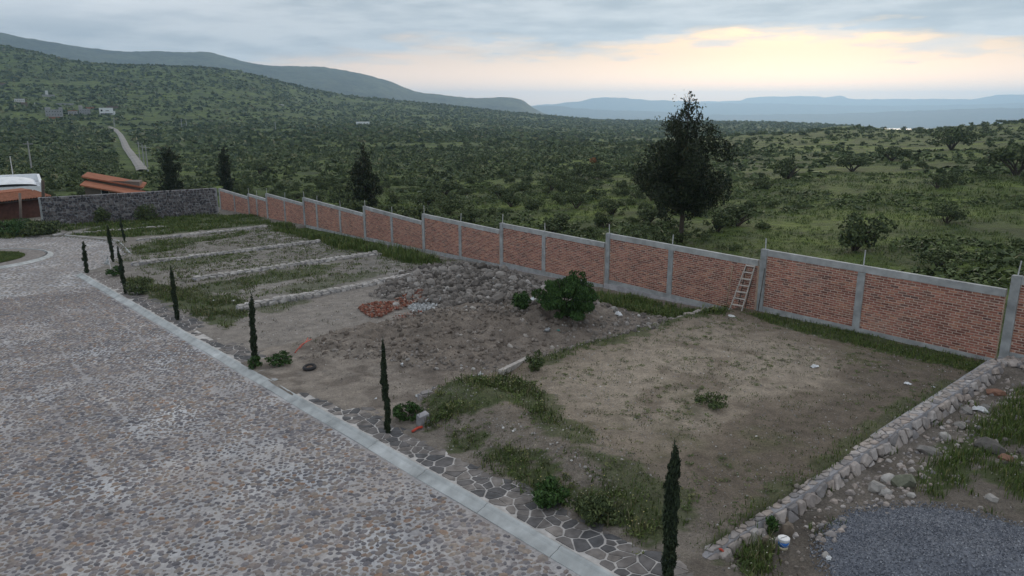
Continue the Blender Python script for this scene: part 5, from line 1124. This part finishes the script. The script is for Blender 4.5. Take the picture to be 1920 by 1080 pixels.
for nm_, c0_, c1_ in (('paleone', (.30, .29, .275), (.36, .35, .335)), ('darkone', (.085, .08, .075), (.11, .105, .098)), ('brownone', (.15, .125, .10), (.18, .15, .12)), ('rustyone', (.22, .12, .085), (.26, .15, .11)), ('greyone', (.17, .165, .158), (.22, .21, .20)), ('greenone', (.15, .16, .12), (.18, .19, .145))):
    M[nm_] = grain(nm_[:-3] + '_boulder', [(0, c0_), (1, c1_)], 5, (.65, 1.25), .5, .03)
tone = lambda lb: next((m for w_, m in (('rusty', 'rustyone'), ('reddish', 'rustyone'), ('large dark', 'darkone'), ('brown', 'brownone'), ('greenish', 'greenone'), ('white', 'paleone'), ('pale', 'paleone')) if w_ in lb), 'greyone')
for x, y, wpx, sq, lb in BIG: loose_stone(x, y, wpx, lb, tone(lb), sq, rot=(random.uniform(-.2, .2), random.uniform(-.2, .2), random.uniform(0, 3)))
TET0 = [(np.array([(1, 0, -.4), (-.6, .8, -.4), (-.5, -.8, -.4), (.05, .1, .6), (-.6, 0, .4)]), np.array([(0, 1, 3), (1, 4, 3), (1, 2, 4), (2, 3, 4), (2, 0, 3), (0, 2, 1)]))]
for (ua_, ub_, va_, vb_, dn_, mm) in ((6.9, 16.2, 9.6, 25.5, 70, 'pebble'), (16.6, 24.4, 9.7, 25.0, 90, 'clod'), (24.6, 32, 9.8, 25.0, 60, 'pebble'), (32.3, 58, 10, 25, 22, 'pebble'), (1.5, 6.6, 10, 25, 90, 'clod'), (8, 16, 9.3, 12.0, 110, 'rubble')):
    n = int((ub_ - ua_) * (vb_ - va_) * dn_); u = rng.uniform(ua_, ub_, n); v = rng.uniform(va_, vb_, n); k = (fbm(u * 1.3, v * 1.3, 951, 4) > .46 + rng.normal(0, .07, n)) & (v > kv(u) + 1.1); u, v = u[k], v[k]
    sz = .007 * np.exp(rng.random(len(u)) ** 2.5 * 1.7) * (1.5 if ua_ > 24 else 1); stamped('pebbles', TET0, gp(u, v, .004), rotz(rng.uniform(0, 6.28, len(u))), sz, M[mm], kind='stuff')
n = 2600; u = rng.uniform(6.9, 16.2, n); v = rng.uniform(9.8, 25.8, n); k = fbm(u * .7, v * .7, 961, 4) + .10 * (v < 13) + .07 * (u > 13) - .05 * (u < 9) > .555 + rng.normal(0, .06, n); u, v = u[k], v[k]; sz = rng.uniform(.03, .12, len(u)); stamped('weed_leaves', WEED, gp(u, v, -.012), rotz(rng.uniform(0, 6.28, len(u))), np.stack([sz * 1.6, sz * 1.6, sz * .6], 1), M['weed'], kind='stuff')
n = 4200; u = rng.uniform(32.5, 58, n); v = rng.uniform(10.2, 25, n); k = fbm(u * .6, v * .6, 971, 4) > .52 + rng.normal(0, .06, n); u, v = u[k], v[k]; sz = rng.uniform(.05, .18, len(u)); stamped('weed_leaves', WEED, gp(u, v, -.012), rotz(rng.uniform(0, 6.28, len(u))), np.stack([sz * 1.5, sz * 1.5, sz * .7], 1), M['weed'], kind='stuff')
# gravel heap
ga, gb = np.array(G(1585, 1085, .1)), np.array(G(1700, 925, .1)); gc = np.array(G(1862, 1052, .3)); GR = (2.75, 2.6)
def heap_h(u, v):
    d = np.sqrt(((u - gc[0]) / GR[0]) ** 2 + ((v - gc[1]) / GR[1]) ** 2) * (1 + .16 * (fbm(u * .8, v * .8, 801, 3) - .5)); return .62 * (1 - sstep(.0, 1.0, d)) + .03 * (fbm(u * 3, v * 3, 811, 3) - .5) * (d < 1) - .03 * (d > .97)
gg = np.linspace(-1.1, 1.1, 70); U, Vv = np.meshgrid(gc[0] + gg * GR[0], gc[1] + gg * GR[1], indexing='ij'); hp = gp(U, Vv, heap_h(U, Vv)).reshape(-1, 3); I = np.arange(70 * 70).reshape(70, 70); F = np.stack([I[:-1, :-1], I[1:, :-1], I[1:, 1:], I[:-1, 1:]], -1).reshape(-1, 4)[:, ::-1]
gh = link('gravel_heap', mesh('gravel_heap', hp, F, True, np.zeros(len(F)) + .3), M['gravel'], None, None, 'wide low heap of blue-grey gravel in the bottom right corner', 'gravel', kind='stuff')
n = 34000; u = rng.uniform(gc[0] - GR[0], gc[0] + GR[0], n); v = rng.uniform(gc[1] - GR[1], gc[1] + GR[1], n); d = np.hypot((u - gc[0]) / GR[0], (v - gc[1]) / GR[1]); k = d < .93 + .12 * rng.random(n); u, v = u[k], v[k]
TET = [(np.array([(1, 0, -.5), (-.6, .8, -.5), (-.5, -.8, -.4), (.05, .1, .8), (-.7, 0, .4)]) * r_, np.array([(0, 1, 3), (1, 4, 3), (1, 2, 4), (2, 3, 4), (2, 0, 3), (0, 2, 1)])) for r_ in (.8, 1.0, 1.2)]
V, F, rn = stamp(TET, gp(u, v, np.maximum(heap_h(u, v), 0) + .006), rot3(len(u)), rng.uniform(.011, .022, len(u))); link('gravel', mesh('gravel', V, F, False, rn), M['gravel'], gh, kind='stuff')

# ================================================================== SMALL THINGS
def at(px, py, h=.1): u, v = GG(px, py); return gp(u, v)
# ladder
fu, fh = Wl(1379, 588, 25.45); hu, hh_ = Wl(1407, 497, 25.9)
base = np.array(gp(fu, 25.45)); lad = empty('ladder', tuple(base), 'weathered wooden ladder with flat treads leaning on the brick wall by a concrete post', 'ladder')
topP = P(hu, 25.93, hh_) - base; ax = E1
def rail(s): return (Vector(ax * s * .27), Vector(topP + ax * s * .19))
for s in (-1, 1): b = MB(); p, q = rail(s); b.beam(p, q, .065, .028, Vector(-V1)); b.build('rail', M['wood'], lad)
for i in range(7):
    t = (i + .75) / 6.9; t = min(t, .985); a_, b_ = rail(-1)[0].lerp(rail(-1)[1], t), rail(1)[0].lerp(rail(1)[1], t); b = MB(); b.beam(a_, b_, .11 if i < 6 else .13, .028, Vector(-V1)); b.build('tread', M['wood'], lad)
for s in (-1, 1): b = MB(); p = rail(s)[1]; b.beam(p * .97 + Vector(V1 * .02), Vector(ax * (s * .16) + V1 * .42 + np.array([0, 0, .05])), .03, .022, Vector(ax)); b.build('back_leg', M['darkwood'], lad)
def stick(label, u0, h0, u1, h1, rad, m, name, d0=.35, d1=.05):
    b = MB(); b.tube([wp(u0, h0, d0), wp(u1, h1, d1)], rad, 6); o = b.build(name, M[m], None, True); o['label'] = label; o['category'] = 'stick'; return o
a_, b_ = Wl(1362, 585, 25.7), Wl(1374, 499, 25.95); stick('thin pale cane leaning on the brick wall left of the ladder', a_[0], max(a_[1], .25), b_[0], b_[1], .017, 'bamboo', 'cane')
a_, b_ = Wl(1423, 590, 25.75), Wl(1434, 503, 25.95); stick('thin dark pole leaning on the brick wall right of the ladder', a_[0], .2, b_[0], b_[1], .016, 'darkwood', 'pole')
# tyre with its rim
q = at(581, 692); ty = empty('tyre', tuple(q), 'small black wheelbarrow tyre lying flat on the bare earth', 'tyre'); b = MB(); n, k = 28, 10; R0, r0_ = .17, .052
V = [((R0 + r0_ * math.cos(2 * math.pi * j / k)) * math.cos(2 * math.pi * i / n), (R0 + r0_ * math.cos(2 * math.pi * j / k)) * math.sin(2 * math.pi * i / n), .06 + r0_ * 1.1 * math.sin(2 * math.pi * j / k) + (.004 if (i + j) % 2 else 0)) for i in range(n) for j in range(k)]
b.add(V, [(i * k + j, ((i + 1) % n) * k + j, ((i + 1) % n) * k + (j + 1) % k, i * k + (j + 1) % k) for i in range(n) for j in range(k)]); b.build('tread_ring', M['rubber'], ty, True)
b = MB(); b.tube([(0, 0, .03), (0, 0, .075)], [.115, .10], 20); b.tube([(0, 0, .07), (0, 0, .10)], [.035, .03], 10); b.build('rim', M['rust'], ty); ty.rotation_euler = (.08, -.06, 0)
# bucket
q = at(1468, 1028, -.15); bk = empty('paint_bucket', tuple(q), 'white plastic paint bucket with a blue band and closed lid on the dark earth', 'bucket')
def ring(z0, z1, r0, r1, n=24): b = MB(); b.tube([(0, 0, z0), (0, 0, z1)], [r0, r1], n); return b
ring(0, .09, .105, .112).build('bucket_base', M['cream'], bk, True); ring(.09, .21, .113, .123).build('blue_band', M['blue'], bk, True); ring(.21, .25, .124, .127).build('body', M['plastic'], bk, True)
b = ring(.25, .285, .137, .137); b.tube([(0, 0, .285), (0, 0, .293)], [.128, .124], 24); b.build('lid', M['plastic'], bk)
b = MB(); b.beam((-.09, -.03, .296), (.09, .05, .296), .006, .008); b.build('lid_mark', M['darkline'], bk)
b = MB(); b.tube([(math.cos(a) * .134, math.sin(a) * .134, .255 - .13 * math.sin(a) ** 2 * (math.sin(a) < 0)) for a in np.linspace(math.pi, 2 * math.pi, 14)], .004, 5); b.build('handle', M['steel'], bk)
bk.scale = (.78, .78, .78)
# concrete beam, stub, slab
p0, p1 = Vector(at(938, 712, .3)), Vector(at(990, 687, .3)); b = MB(); b.beam(p0 + Vector((0, 0, .10)), p1 + Vector((0, 0, .12)), .17, .15); b.beam(p0 + Vector((-.01, 0, .175)), p1 + Vector((0, 0, .195)), .02, .09)
cb = empty('concrete_beam', tuple(p0), 'whitewashed square concrete beam lying on the edge of the sandy lot', 'beam')
b = MB(); d = (p1 - p0); b.beam((0, 0, .19), d + Vector((0, 0, .24)), .145, .145); b.build('beam_body', M['palestone'], cb)
for s in (-.045, .045):
    b = MB(); nn = d.normalized(); sd2 = Vector((-nn.y, nn.x, 0)); b.tube([Vector((0, 0, .19)) + sd2 * s - nn * .09, Vector((0, 0, .19)) + sd2 * s + nn * .04], .008, 5); b.build('rebar', M['rust'], cb)
q = at(789, 797, .1); st_ = empty('concrete_stub', tuple(q), 'grey concrete stub ending the half buried stone edge beside a cypress', 'block')
b = MB(); b.hexa([(-.11, -.09, -.2), (.10, -.08, -.2), (.11, .2, -.2), (-.11, .2, -.2), (-.09, -.06, .27), (.08, -.07, .24), (.10, .2, .29), (-.09, .21, .31)]); o = b.build('stub_body', M['footing'], st_); st_.rotation_euler.z = math.atan2(V1[1], V1[0]) - math.pi / 2
for s in (-.06, .05): b = MB(); b.tube([(s, -.06, .3), (s * 1.1, -.09, .43)], .006, 5); b.build('rebar', M['rust'], st_)
# flattened scraps and bags
def scrap(px, py, wpx, label, m='bag', seed=0, hgt=.35, name='scrap', cat='litter', group=None):
    q = at(px, py); D_ = np.linalg.norm(q - C0); s = wpx * D_ / FOC / 2; r = random.Random(seed + int(px)); n = 7; V, F = [], []
    for i in range(n):
        for j in range(n):
            x, y = -1 + 2 * i / (n - 1), -1 + 2 * j / (n - 1); k = 1 - .28 * (abs(x) * abs(y)); V.append((x * s * k * r.uniform(.85, 1.1), y * s * .62 * k * r.uniform(.8, 1.1), .012 + s * hgt * max(0, 1 - .6 * (x * x + y * y)) * r.uniform(.2, 1.2)))
    F = [(i * n + j, (i + 1) * n + j, (i + 1) * n + j + 1, i * n + j + 1) for i in range(n - 1) for j in range(n - 1)]; b = MB(); b.add(V, F)
    b.add([(x, y, -.02) for x, y, z in V], [f[::-1] for f in F]); o = b.build(name, M[m]); o.location = tuple(q); o.rotation_euler.z = r.uniform(0, 3.1); o['label'] = label; o['category'] = cat
    if group: o['group'] = group
    return o
for x, y, wpx, lb, m, hg in [(902, 706, 12, 'white paper bag standing up on the dirt near the concrete beam', 'bag', 1.6), (919, 706, 9, 'small pale scrap right of the white paper bag', 'plaster', .5), (1160, 591, 19, 'bulging white plastic sack on the rubble near the brick wall', 'bag', .8),
    (423, 657, 16, 'flat square of white board on the pavement edge beyond the tyre', 'bag', .05), (460, 658, 12, 'greyish flat sheet on the bare ground left of the tyre-side cypress', 'plaster', .05), (1527, 689, 18, 'crumpled pinkish-white bundle on the sandy lot near the wall', 'bag', .5), (1702, 721, 13, 'white feather-like plastic scrap on the dark soil toward the retaining wall', 'bag', .5), (1750, 727, 7, 'small pale scrap just left of the far retaining wall', 'plaster', .4),
    (705, 749, 7, 'small white pebble-like scrap left of the stub-side cypress', 'bag', .7), (754, 683, 8, 'white scrap at the near foot of the earth mound', 'bag', .6), (782, 744, 10, 'white lump on the plaster bits by the concrete stub', 'bag', .9), (860, 626, 7, 'white scrap on top of the earth mound', 'bag', .8), (1026, 618, 20, 'torn pale cloth on the gravelly ridge of the earth mound', 'plaster', .3),
    (1046, 620, 9, 'teal plastic scrap beside the torn pale cloth', 'teal', .6), (984, 507, 16, 'pale blue-white sheet among the boulders', 'bag', .4), (1553, 1046, 17, 'crumpled white and blue scrap below the dark soil by the gravel heap', 'bag', .7), (1838, 770, 26, 'burnt white plastic scraps piled against the far retaining wall', 'bag', .5), (1000, 567, 24, 'crumpled white bag half hidden by the weedy shrub', 'bag', .7),
    (403, 563, 10, 'flat white scrap on the weeds in front of the first grey lot', 'bag', .1), (438, 564, 11, 'flat white scrap near the end of the chunky low stone wall', 'bag', .1), (702, 571, 9, 'black shoe-like scrap above the brick shards', 'rubber', .7), (807, 577, 14, 'black plastic sheet between the plaster bits and the boulders', 'rubber', .3), (180, 526, 18, 'whitish concrete patch lying on the far flagstones', 'plaster', .03), (601, 757, 13, 'pale cement spill on the flagstones near the kerb', 'plaster', .03), (515, 712, 16, 'small cement patch by the kerb in front of the tyre', 'plaster', .03), (1372, 594, 20, 'pale sheet of cement sack under the ladder foot', 'plaster', .1)]:
    scrap(x, y, wpx, lb, m, hgt=hg)
# red plastic by the stub, red strip, blue and red rags at the wall end
def strip(label, pts, w_, m, name='plastic_strip', cat='strip'):
    b = MB(); pts = [Vector(p) for p in pts]
    b.tube(pts, w_, 6); o = b.build(name, M[m], None, True); o['label'] = label; o['category'] = cat; return o
strip('red plastic tube scrap on the earth below the concrete stub', [at(773, 812) + np.array([0, 0, .04]), at(783, 807) + np.array([0, 0, .06]), at(792, 804) + np.array([0, 0, .05])], .035, 'redplastic', 'plastic_tube', 'tube')
q0, q1 = at(553, 663, .15), at(584, 642, .2); strip('thin red cable climbing the end of the pale concrete edge', [q0 + np.array([0, 0, .03]), (q0 * .6 + q1 * .4) + np.array([0, 0, .16]), q1 + np.array([0, 0, .12])], .016, 'redplastic', 'red_cable', 'cable')
strip('second red cable crossing the first beside the earth mound', [at(562, 655, .15) + np.array([0, 0, .03]), at(574, 646, .15) + np.array([0, 0, .10]), at(578, 640, .2) + np.array([0, 0, .13])], .014, 'redplastic', 'red_cable', 'cable')
q0 = at(1341, 1028, .2); q1 = at(1360, 1043, .1); strip('red rag strip hanging over the near end of the retaining wall', [q0 + np.array([0, 0, .12]), (q0 + q1) / 2 + np.array([.02, 0, .12]), q1 + np.array([0, 0, .06])], .022, 'redplastic', 'red_strip', 'strip')
q0 = at(1368, 1015, .2); q1 = at(1362, 1040, .1); strip('blue rag strip hanging beside the red one on the retaining wall end', [q0 + np.array([0, 0, .12]), (q0 + q1) / 2 + np.array([0, 0, .12]), q1 + np.array([0, 0, .05])], .02, 'bluecloth', 'blue_strip', 'strip')
# white stake with a torn sheet at the turning place
q = at(210, 511); sk = empty('white_stake', tuple(q), 'thin white stake with a torn white sheet beside a cypress at the turning place', 'stake'); b = MB(); b.tube([(0, 0, -.05), (-.10, 0, .75)], .022, 6); b.build('stick', M['whitewash'], sk)
b = MB(); b.tube([(-.30, 0, .5), (-.42, 0, 1.25), (-.06, .05, .95)], .012, 5); b.build('wire', M['whitewash'], sk)
b = MB(); V = [(-.10 + .02 * math.sin(3 * i) - .32 * (1 - i / 5) * j / 3, .03 * math.sin(2 * i + j), .45 + .62 * i / 5 * (1 - .25 * j / 3)) for i in range(6) for j in range(4)]; b.add(V, [(i * 4 + j, i * 4 + j + 1, (i + 1) * 4 + j + 1, (i + 1) * 4 + j) for i in range(5) for j in range(3)]); b.build('torn_sheet', M['plaster'], sk)
# dry orange top of the dead bush
V, F, rn = leaves(160, [(0, 0, 0, .55, .5, .45)], .12, seed=9); M['dryorange'] = leafmat('dry_leaf', [(0, (.16, .06, .025)), (1, (.26, .11, .04))])
X, Y, _ = dead; link('dry_branch', mesh('dry_branch', V, F, False, rn), M['dryorange'], None, (X - .1, Y - .4, float(ground_z(X, Y)) + 2.7), 'tuft of dry orange-brown leaves on top of a dark bush left of the tall conifer', 'dry branch')

# ================================================================== HOUSES
def frame_(p0, p1):
    p0, p1 = np.array(p0[:2]), np.array(p1[:2]); d = p1 - p0; L = np.linalg.norm(d); d /= L; nrm = np.array([-d[1], d[0]])
    if nrm @ p0 < 0: nrm = -nrm                                               # away from the camera
    return p0, d, nrm, L
class House:
    def __init__(s, name, label, p0, p1, z, cat='house', group=None):
        s.o, s.d, s.n, s.L = frame_(p0, p1); s.z = z; s.e = empty(name, (s.o[0], s.o[1], z), label, cat, group); s.loc = np.array([s.o[0], s.o[1], z])
    def pt(s, x, y, z): q = s.d * x + s.n * y; return (q[0], q[1], z)
    def block(s, name, x0, x1, y0, y1, z0, z1, m, parent=None, dz=0.0, dx=0.0):
        b = MB(); b.hexa([s.pt(x0, y0, z0), s.pt(x1, y0, z0), s.pt(x1, y1, z0), s.pt(x0, y1, z0), s.pt(x0, y0, z1), s.pt(x1, y0, z1 + dx), s.pt(x1, y1, z1 + dz + dx), s.pt(x0, y1, z1 + dz)]); return fixn(b.build(name, M[m], parent or s.e))
    def slope(s, name, x0, x1, y0, y1, za, zb, th, m, zc=None, zd=None):      # a roof slab rising from za (front) to zb (back)
        zc = za if zc is None else zc; zd = zb if zd is None else zd
        b = MB(); b.hexa([s.pt(x0, y0, za), s.pt(x1, y0, zc), s.pt(x1, y1, zd), s.pt(x0, y1, zb), s.pt(x0, y0, za + th), s.pt(x1, y0, zc + th), s.pt(x1, y1, zd + th), s.pt(x0, y1, zb + th)]); return fixn(b.build(name, M[m], s.e))
    def window(s, x, z, w_, h, m='glass', y=-.03):
        f = s.block('window', x, x + w_, y, y + .05, z, z + h, 'whitewash'); b = MB(); b.hexa([s.pt(x + .08, y - .012, z + .08), s.pt(x + w_ - .08, y - .012, z + .08), s.pt(x + w_ - .08, y - .002, z + .08), s.pt(x + .08, y - .002, z + .08), s.pt(x + .08, y - .012, z + h - .08), s.pt(x + w_ - .08, y - .012, z + h - .08), s.pt(x + w_ - .08, y - .002, z + h - .08), s.pt(x + .08, y - .002, z + h - .08)]); fixn(b.build('pane', M[m], f))
# brick house with the tiled roof, left
r_h = 84; pR = Xr(96, 422, r_h); pL = Xr(-70, 428, r_h - 4); zb = float(plane_z(pR[0], pR[1]))
H1 = House('brick_house', 'dark brick house with a sloping orange tile roof left of the rubble stone wall', pR, pL, zb); eR, eL = Xr(97, 369, r_h - .5)[2] - zb, Xr(-70, 388, r_h - 4.5)[2] - zb; es = (eL - eR) / H1.L
H1.block('wall', 0.3, H1.L, 0, 3.4, -.8, eR - .12, 'darkbrick', dx=es * H1.L)
rise = .42; b = MB(); nt_ = int(H1.L / .25); dep = 2.5
V, F = [], []; ks_ = 6
for i in range(nt_ * ks_ + 1):
    x = i / ks_ * .25; c = abs(math.cos(math.pi * i / ks_)) ** .8 * .12
    for j, (t) in enumerate(np.repeat(np.linspace(0, 1, 9), 2)[:-1]):
        V.append(H1.pt(x - .1, -.55 + dep * t, eR + es * x + rise * t + c + (.03 if j % 2 == 0 and j else 0)))
m_ = 17; F = [(i * m_ + j, i * m_ + j + 1, (i + 1) * m_ + j + 1, (i + 1) * m_ + j) for i in range(nt_ * ks_) for j in range(m_ - 1)]; b.add(V, F); o = b.build('tile_roof', M['tile'], H1.e)
H1.slope('roof_deck', -.1, H1.L, -.5, 1.95, eR - .1, eR + rise - .1, .06, 'darkwood', eR - .1 + es * H1.L, eR + rise - .1 + es * H1.L)
H1.slope('ridge_band', .1, H1.L, 1.96, 3.6, eR + rise + .06, eR + rise + .12, .12, 'orange', eR + rise + .06 + es * H1.L, eR + rise + .12 + es * H1.L)
for px_ in (40, 84):
    q = Xr(px_, 424, r_h - 3.2); t = Xr(px_ - (3 if px_ == 40 else 4), 362 if px_ == 40 else 338, r_h - 3.0); zg = float(plane_z(q[0], q[1])); b = MB(); b.tube([(q[0], q[1], zg - .3), (t[0], t[1], t[2])], .11 if px_ == 40 else .14, 7)
    o = b.build('wooden_post', M['tan'] if px_ == 40 else M['bark'], None, True); o['label'] = 'slim grey post in front of the brick house' if px_ == 40 else 'tall dark post at the corner between the brick house and the rubble stone wall'; o['category'] = 'post'
# white vaulted house behind it
rv = 100; p0 = Xr(81, 352, rv - 6); p1 = Xr(-40, 352, rv - 6); zb = float(ground_z(p0[0], p0[1])); H2 = House('vaulted_house', 'white house with a rounded vault roof behind the tiled brick house', p0, p1, zb); zt = Xr(62, 326, rv)[2] - zb; zl = Xr(80, 350, rv - 6)[2] - zb
H2.block('wall', 0, H2.L, 0, 6.5, -1, zl + .1, 'white')
H2.block('parapet', 0.0, .25, .0, 6.5, zl + .102, zl + .45, 'white', dz=zt - zl - .5); H2.block('back_wall', .25, H2.L, 6.2, 6.5, zl + .102, zt - .02, 'white')
b = MB(); n = 14; V = []
for i in range(n + 1):
    a = math.pi * i / n
    for j in range(9): k_ = math.sin(math.pi * min(1, max(.0, (j + .35) / 8.7))) ** .5; V.append(H2.pt(.5 + (H2.L - .6) * .5 * (1 - math.cos(a)), .15 + 5.9 * j / 8, zl + .1 + (zt - zl) * .86 * math.sin(a) ** .7 * k_))
b.add(V, [(i * 9 + j, i * 9 + j + 1, (i + 1) * 9 + j + 1, (i + 1) * 9 + j) for i in range(n) for j in range(8)]); b.build('vault', M['white'], H2.e, True)
b = MB(); b.tube([H2.pt(2.5, 6.3, zt - .1), H2.pt(2.5, 6.3, zt + 2.0)], .05, 6); b.build('antenna_pole', M['steel'], H2.e)
# shed house with two long orange roofs behind the rubble wall
r3 = 103; p0 = Xr(152, 352, r3); p1 = Xr(268, 368, r3 - 1); zb = min(float(ground_z(p0[0], p0[1])), float(ground_z(p1[0], p1[1]))); H3 = House('orange_roofed_house', 'tan house with two long sloping orange roofs behind the rubble stone wall', p0, p1, zb)
zu0, zu1 = Xr(149, 333, r3 + 3)[2] - zb, Xr(256, 352, r3 + 3)[2] - zb; z0, z1 = Xr(154, 346, r3)[2] - zb, Xr(262, 366, r3)[2] - zb; L = H3.L
H3.block('wall', .3, L - .3, .4, 6.2, -1.5, z0 - .15, 'tan', dx=z1 - z0); H3.block('upper_wall', .4, L - .6, 3.0, 6.2, z0 - .14, zu0 - .3, 'tan', dx=zu1 - zu0 - .05)
H3.slope('lower_roof', 0, L, -.5, 3.2, z0 - .12, z0 + .10, .16, 'orange', z1 - .12, z1 + .1); H3.slope('upper_roof', -.3, L - .2, 2.7, 6.8, zu0, zu0 + .22, .18, 'orange', zu1, zu1 + .22)
H3.window(2.0, z0 - 1.5, .9, .8, y=.36)
# the village across the valley
def village(name, label, x0, x1, yb, yt, m, depth=9, wins=(), group=None, roof=None, extra=None):
    a = on_terrain((x0 + x1) / 2, yb, 200); r = a[2]; p0, p1 = Xr(x0, yb, r), Xr(x1, yb, r); zb = float(ground_z(a[0], a[1])); zt = Xr((x0 + x1) / 2, yt, r)[2] - zb; Hs = House(name, label, p0, p1, zb); L = Hs.L
    Hs.block('wall', 0, L, 0, depth, -4, zt - .02, m); Hs.block('roof', -.15, L + .15, -.15, depth + .15, zt - .018, zt + .35, roof or m)
    for (fx, fz, fw_, fh) in wins: Hs.window(fx * L, fz * zt, fw_ * L, fh * zt, y=-.2)
    if extra: extra(Hs, zt)
    return Hs
tw = lambda Hs, zt: Hs.block('tower', 0, Hs.L * .35, 1, 6, zt + .36, zt + 3.0, 'greywall')
tw2 = lambda Hs, zt: (Hs.block('tower', 0, Hs.L * .32, 1, 6, zt + .36, zt + 1.9, 'greywall'), Hs.block('tower', Hs.L * .78, Hs.L, 1, 6, zt + .36, zt + 1.9, 'greywall'))
grid = lambda nx, nz, w_=.09, h=.2: [((i + .6) / (nx + .4) - w_ / 2, (k + .45) / nz - .5 * h * .5, w_, h) for i in range(nx) for k in range(nz)]
village('village_house', 'white modern two-storey house, brightest one of the far village', 187, 213, 215, 203, 'white', 9, [(.10, .50, .14, .3), (.45, .55, .25, .12), (.05, .02, .9, .2)], extra=lambda Hs, zt: Hs.block('side_wing', Hs.L + .2, Hs.L * 1.15, .5, 7, -3, zt * .55, 'white'))
village('village_house', 'large grey two-storey house with two rooftop blocks at the left of the far village', 86, 119, 219, 206, 'greywall', 10, grid(6, 2, .07), extra=tw2)
village('village_house', 'low red-roofed hut below the large grey village house', 92, 113, 223, 220, 'tile', 6, roof='tile')
village('village_house', 'grey village house with an orange roof band right of the large grey house', 128, 146, 216, 208, 'greywall', 8, grid(3, 1, .1, .3), roof='orange')
village('village_house', 'plain grey block house between the orange-banded and the white village houses', 149, 170, 215, 205, 'greywall', 8, grid(4, 2, .09), extra=tw)
village('village_house', 'small brick-coloured house above the grey block houses', 160, 177, 204.5, 201.5, 'tile', 6)
village('village_house', 'pinkish long house behind the white modern village house', 200, 222, 204, 199.5, 'tan', 6)
village('village_house', 'white crenellated house up the hill at the left edge of the village', 27, 47, 192, 186, 'whitewash', 9, grid(5, 1, .08, .3))
village('village_house', 'salmon hut below the white crenellated hillside house', 40, 52, 199, 193, 'tan', 7, roof='tile')
village('village_house', 'small pale hut on the hillside above the village', 60, 66, 196, 193, 'whitewash', 5)
village('village_house', 'grey hillside house with a pointed block above the village', 79, 103, 182, 178, 'greywall', 7, extra=lambda Hs, zt: Hs.block('tower', Hs.L * .28, Hs.L * .5, 1, 6, zt + .36, zt + 4.0, 'whitewash'))
village('village_house', 'row of low grey sheds just above the village', 106, 139, 198, 194.5, 'greywall', 6)
village('village_house', 'reddish house cut by the left edge of the picture high on the hill', -8, 11, 160, 156, 'tan', 7, roof='tile')
village('village_house', 'low white shed with two roofs alone in the middle of the valley', 668, 693, 235, 229.5, 'white', 9, grid(4, 1, .1, .3))
village('village_house', 'tiny white hut high on the wooded hillside', 523, 532, 198, 196, 'whitewash', 5)
# track, poles
pth = [(206, 239), (216, 243), (226, 254), (232, 266), (238, 280), (247, 292), (256, 303), (263, 313), (268, 322)]
trk = [on_terrain(x, y, 120) for x, y in pth]; b = MB(); V = []
tp = np.array([(t[0], t[1]) for t in trk]); sI = np.linspace(0, len(tp) - 1, 70); tx = np.interp(sI, range(len(tp)), tp[:, 0]); tyv = np.interp(sI, range(len(tp)), tp[:, 1])
for k_ in range(2): tx[1:-1] = (tx[:-2] + 2 * tx[1:-1] + tx[2:]) / 4; tyv[1:-1] = (tyv[:-2] + 2 * tyv[1:-1] + tyv[2:]) / 4
for i in range(70):
    d = np.array([tx[min(i + 1, 69)] - tx[max(i - 1, 0)], tyv[min(i + 1, 69)] - tyv[max(i - 1, 0)]]); d /= np.linalg.norm(d); nn = np.array([-d[1], d[0]])
    for s in (-1, -.4, .4, 1): X, Y = tx[i] + nn[0] * s * 1.35, tyv[i] + nn[1] * s * 1.35; V.append((X, Y, float(ground_z(X, Y)) + (.55 if abs(s) < .9 else .25)))
b.add(V, [(i * 4 + j, i * 4 + j + 1, (i + 1) * 4 + j + 1, (i + 1) * 4 + j) for i in range(69) for j in range(3)]); o = b.build('dirt_track', M['dirtroad'], kind='structure')
bm = bmesh.new(); bm.from_mesh(o.data); bmesh.ops.recalc_face_normals(bm, faces=bm.faces); bm.to_mesh(o.data); bm.free()
if sum(p.normal.z for p in o.data.polygons) < 0: o.data.flip_normals()
for x, yb, yt, lb in [(61, 327, 297, 'utility pole rising behind the white vaulted house'), (278, 322, 294, 'utility pole at the lower end of the pale dirt track'), (271, 313, 288, 'utility pole second from the lower end of the pale dirt track'), (263, 303, 283, 'utility pole beside the middle of the pale dirt track'), (350, 239, 223, 'utility pole in the valley right of the far village, taller one'), (341, 240, 226, 'utility pole in the valley just left of the taller one'), (215, 238, 221, 'utility pole at the upper end of the pale dirt track'), (517, 245, 229, 'utility pole in the valley by the long bright field edge')]:
    X, Y, r = on_terrain(x, yb, 130); zg = float(ground_z(X, Y)); h = min(9.5, max(6, Xr(x, yt, r)[2] - zg)); e = empty('utility_pole', (X, Y, zg), lb, 'pole', 'utility poles in the valley'); b = MB(); b.tube([(0, 0, -.5), (0, 0, h)], [.16 * max(1, r / 300), .10 * max(1, r / 300)], 6); b.build('pole', M['greywall'], e); b = MB(); b.beam((-.9, 0, h - .5), (.9, 0, h - .5), .12, .12); b.build('crossarm', M['greywall'], e)
# scattered pale field edge on the valley floor
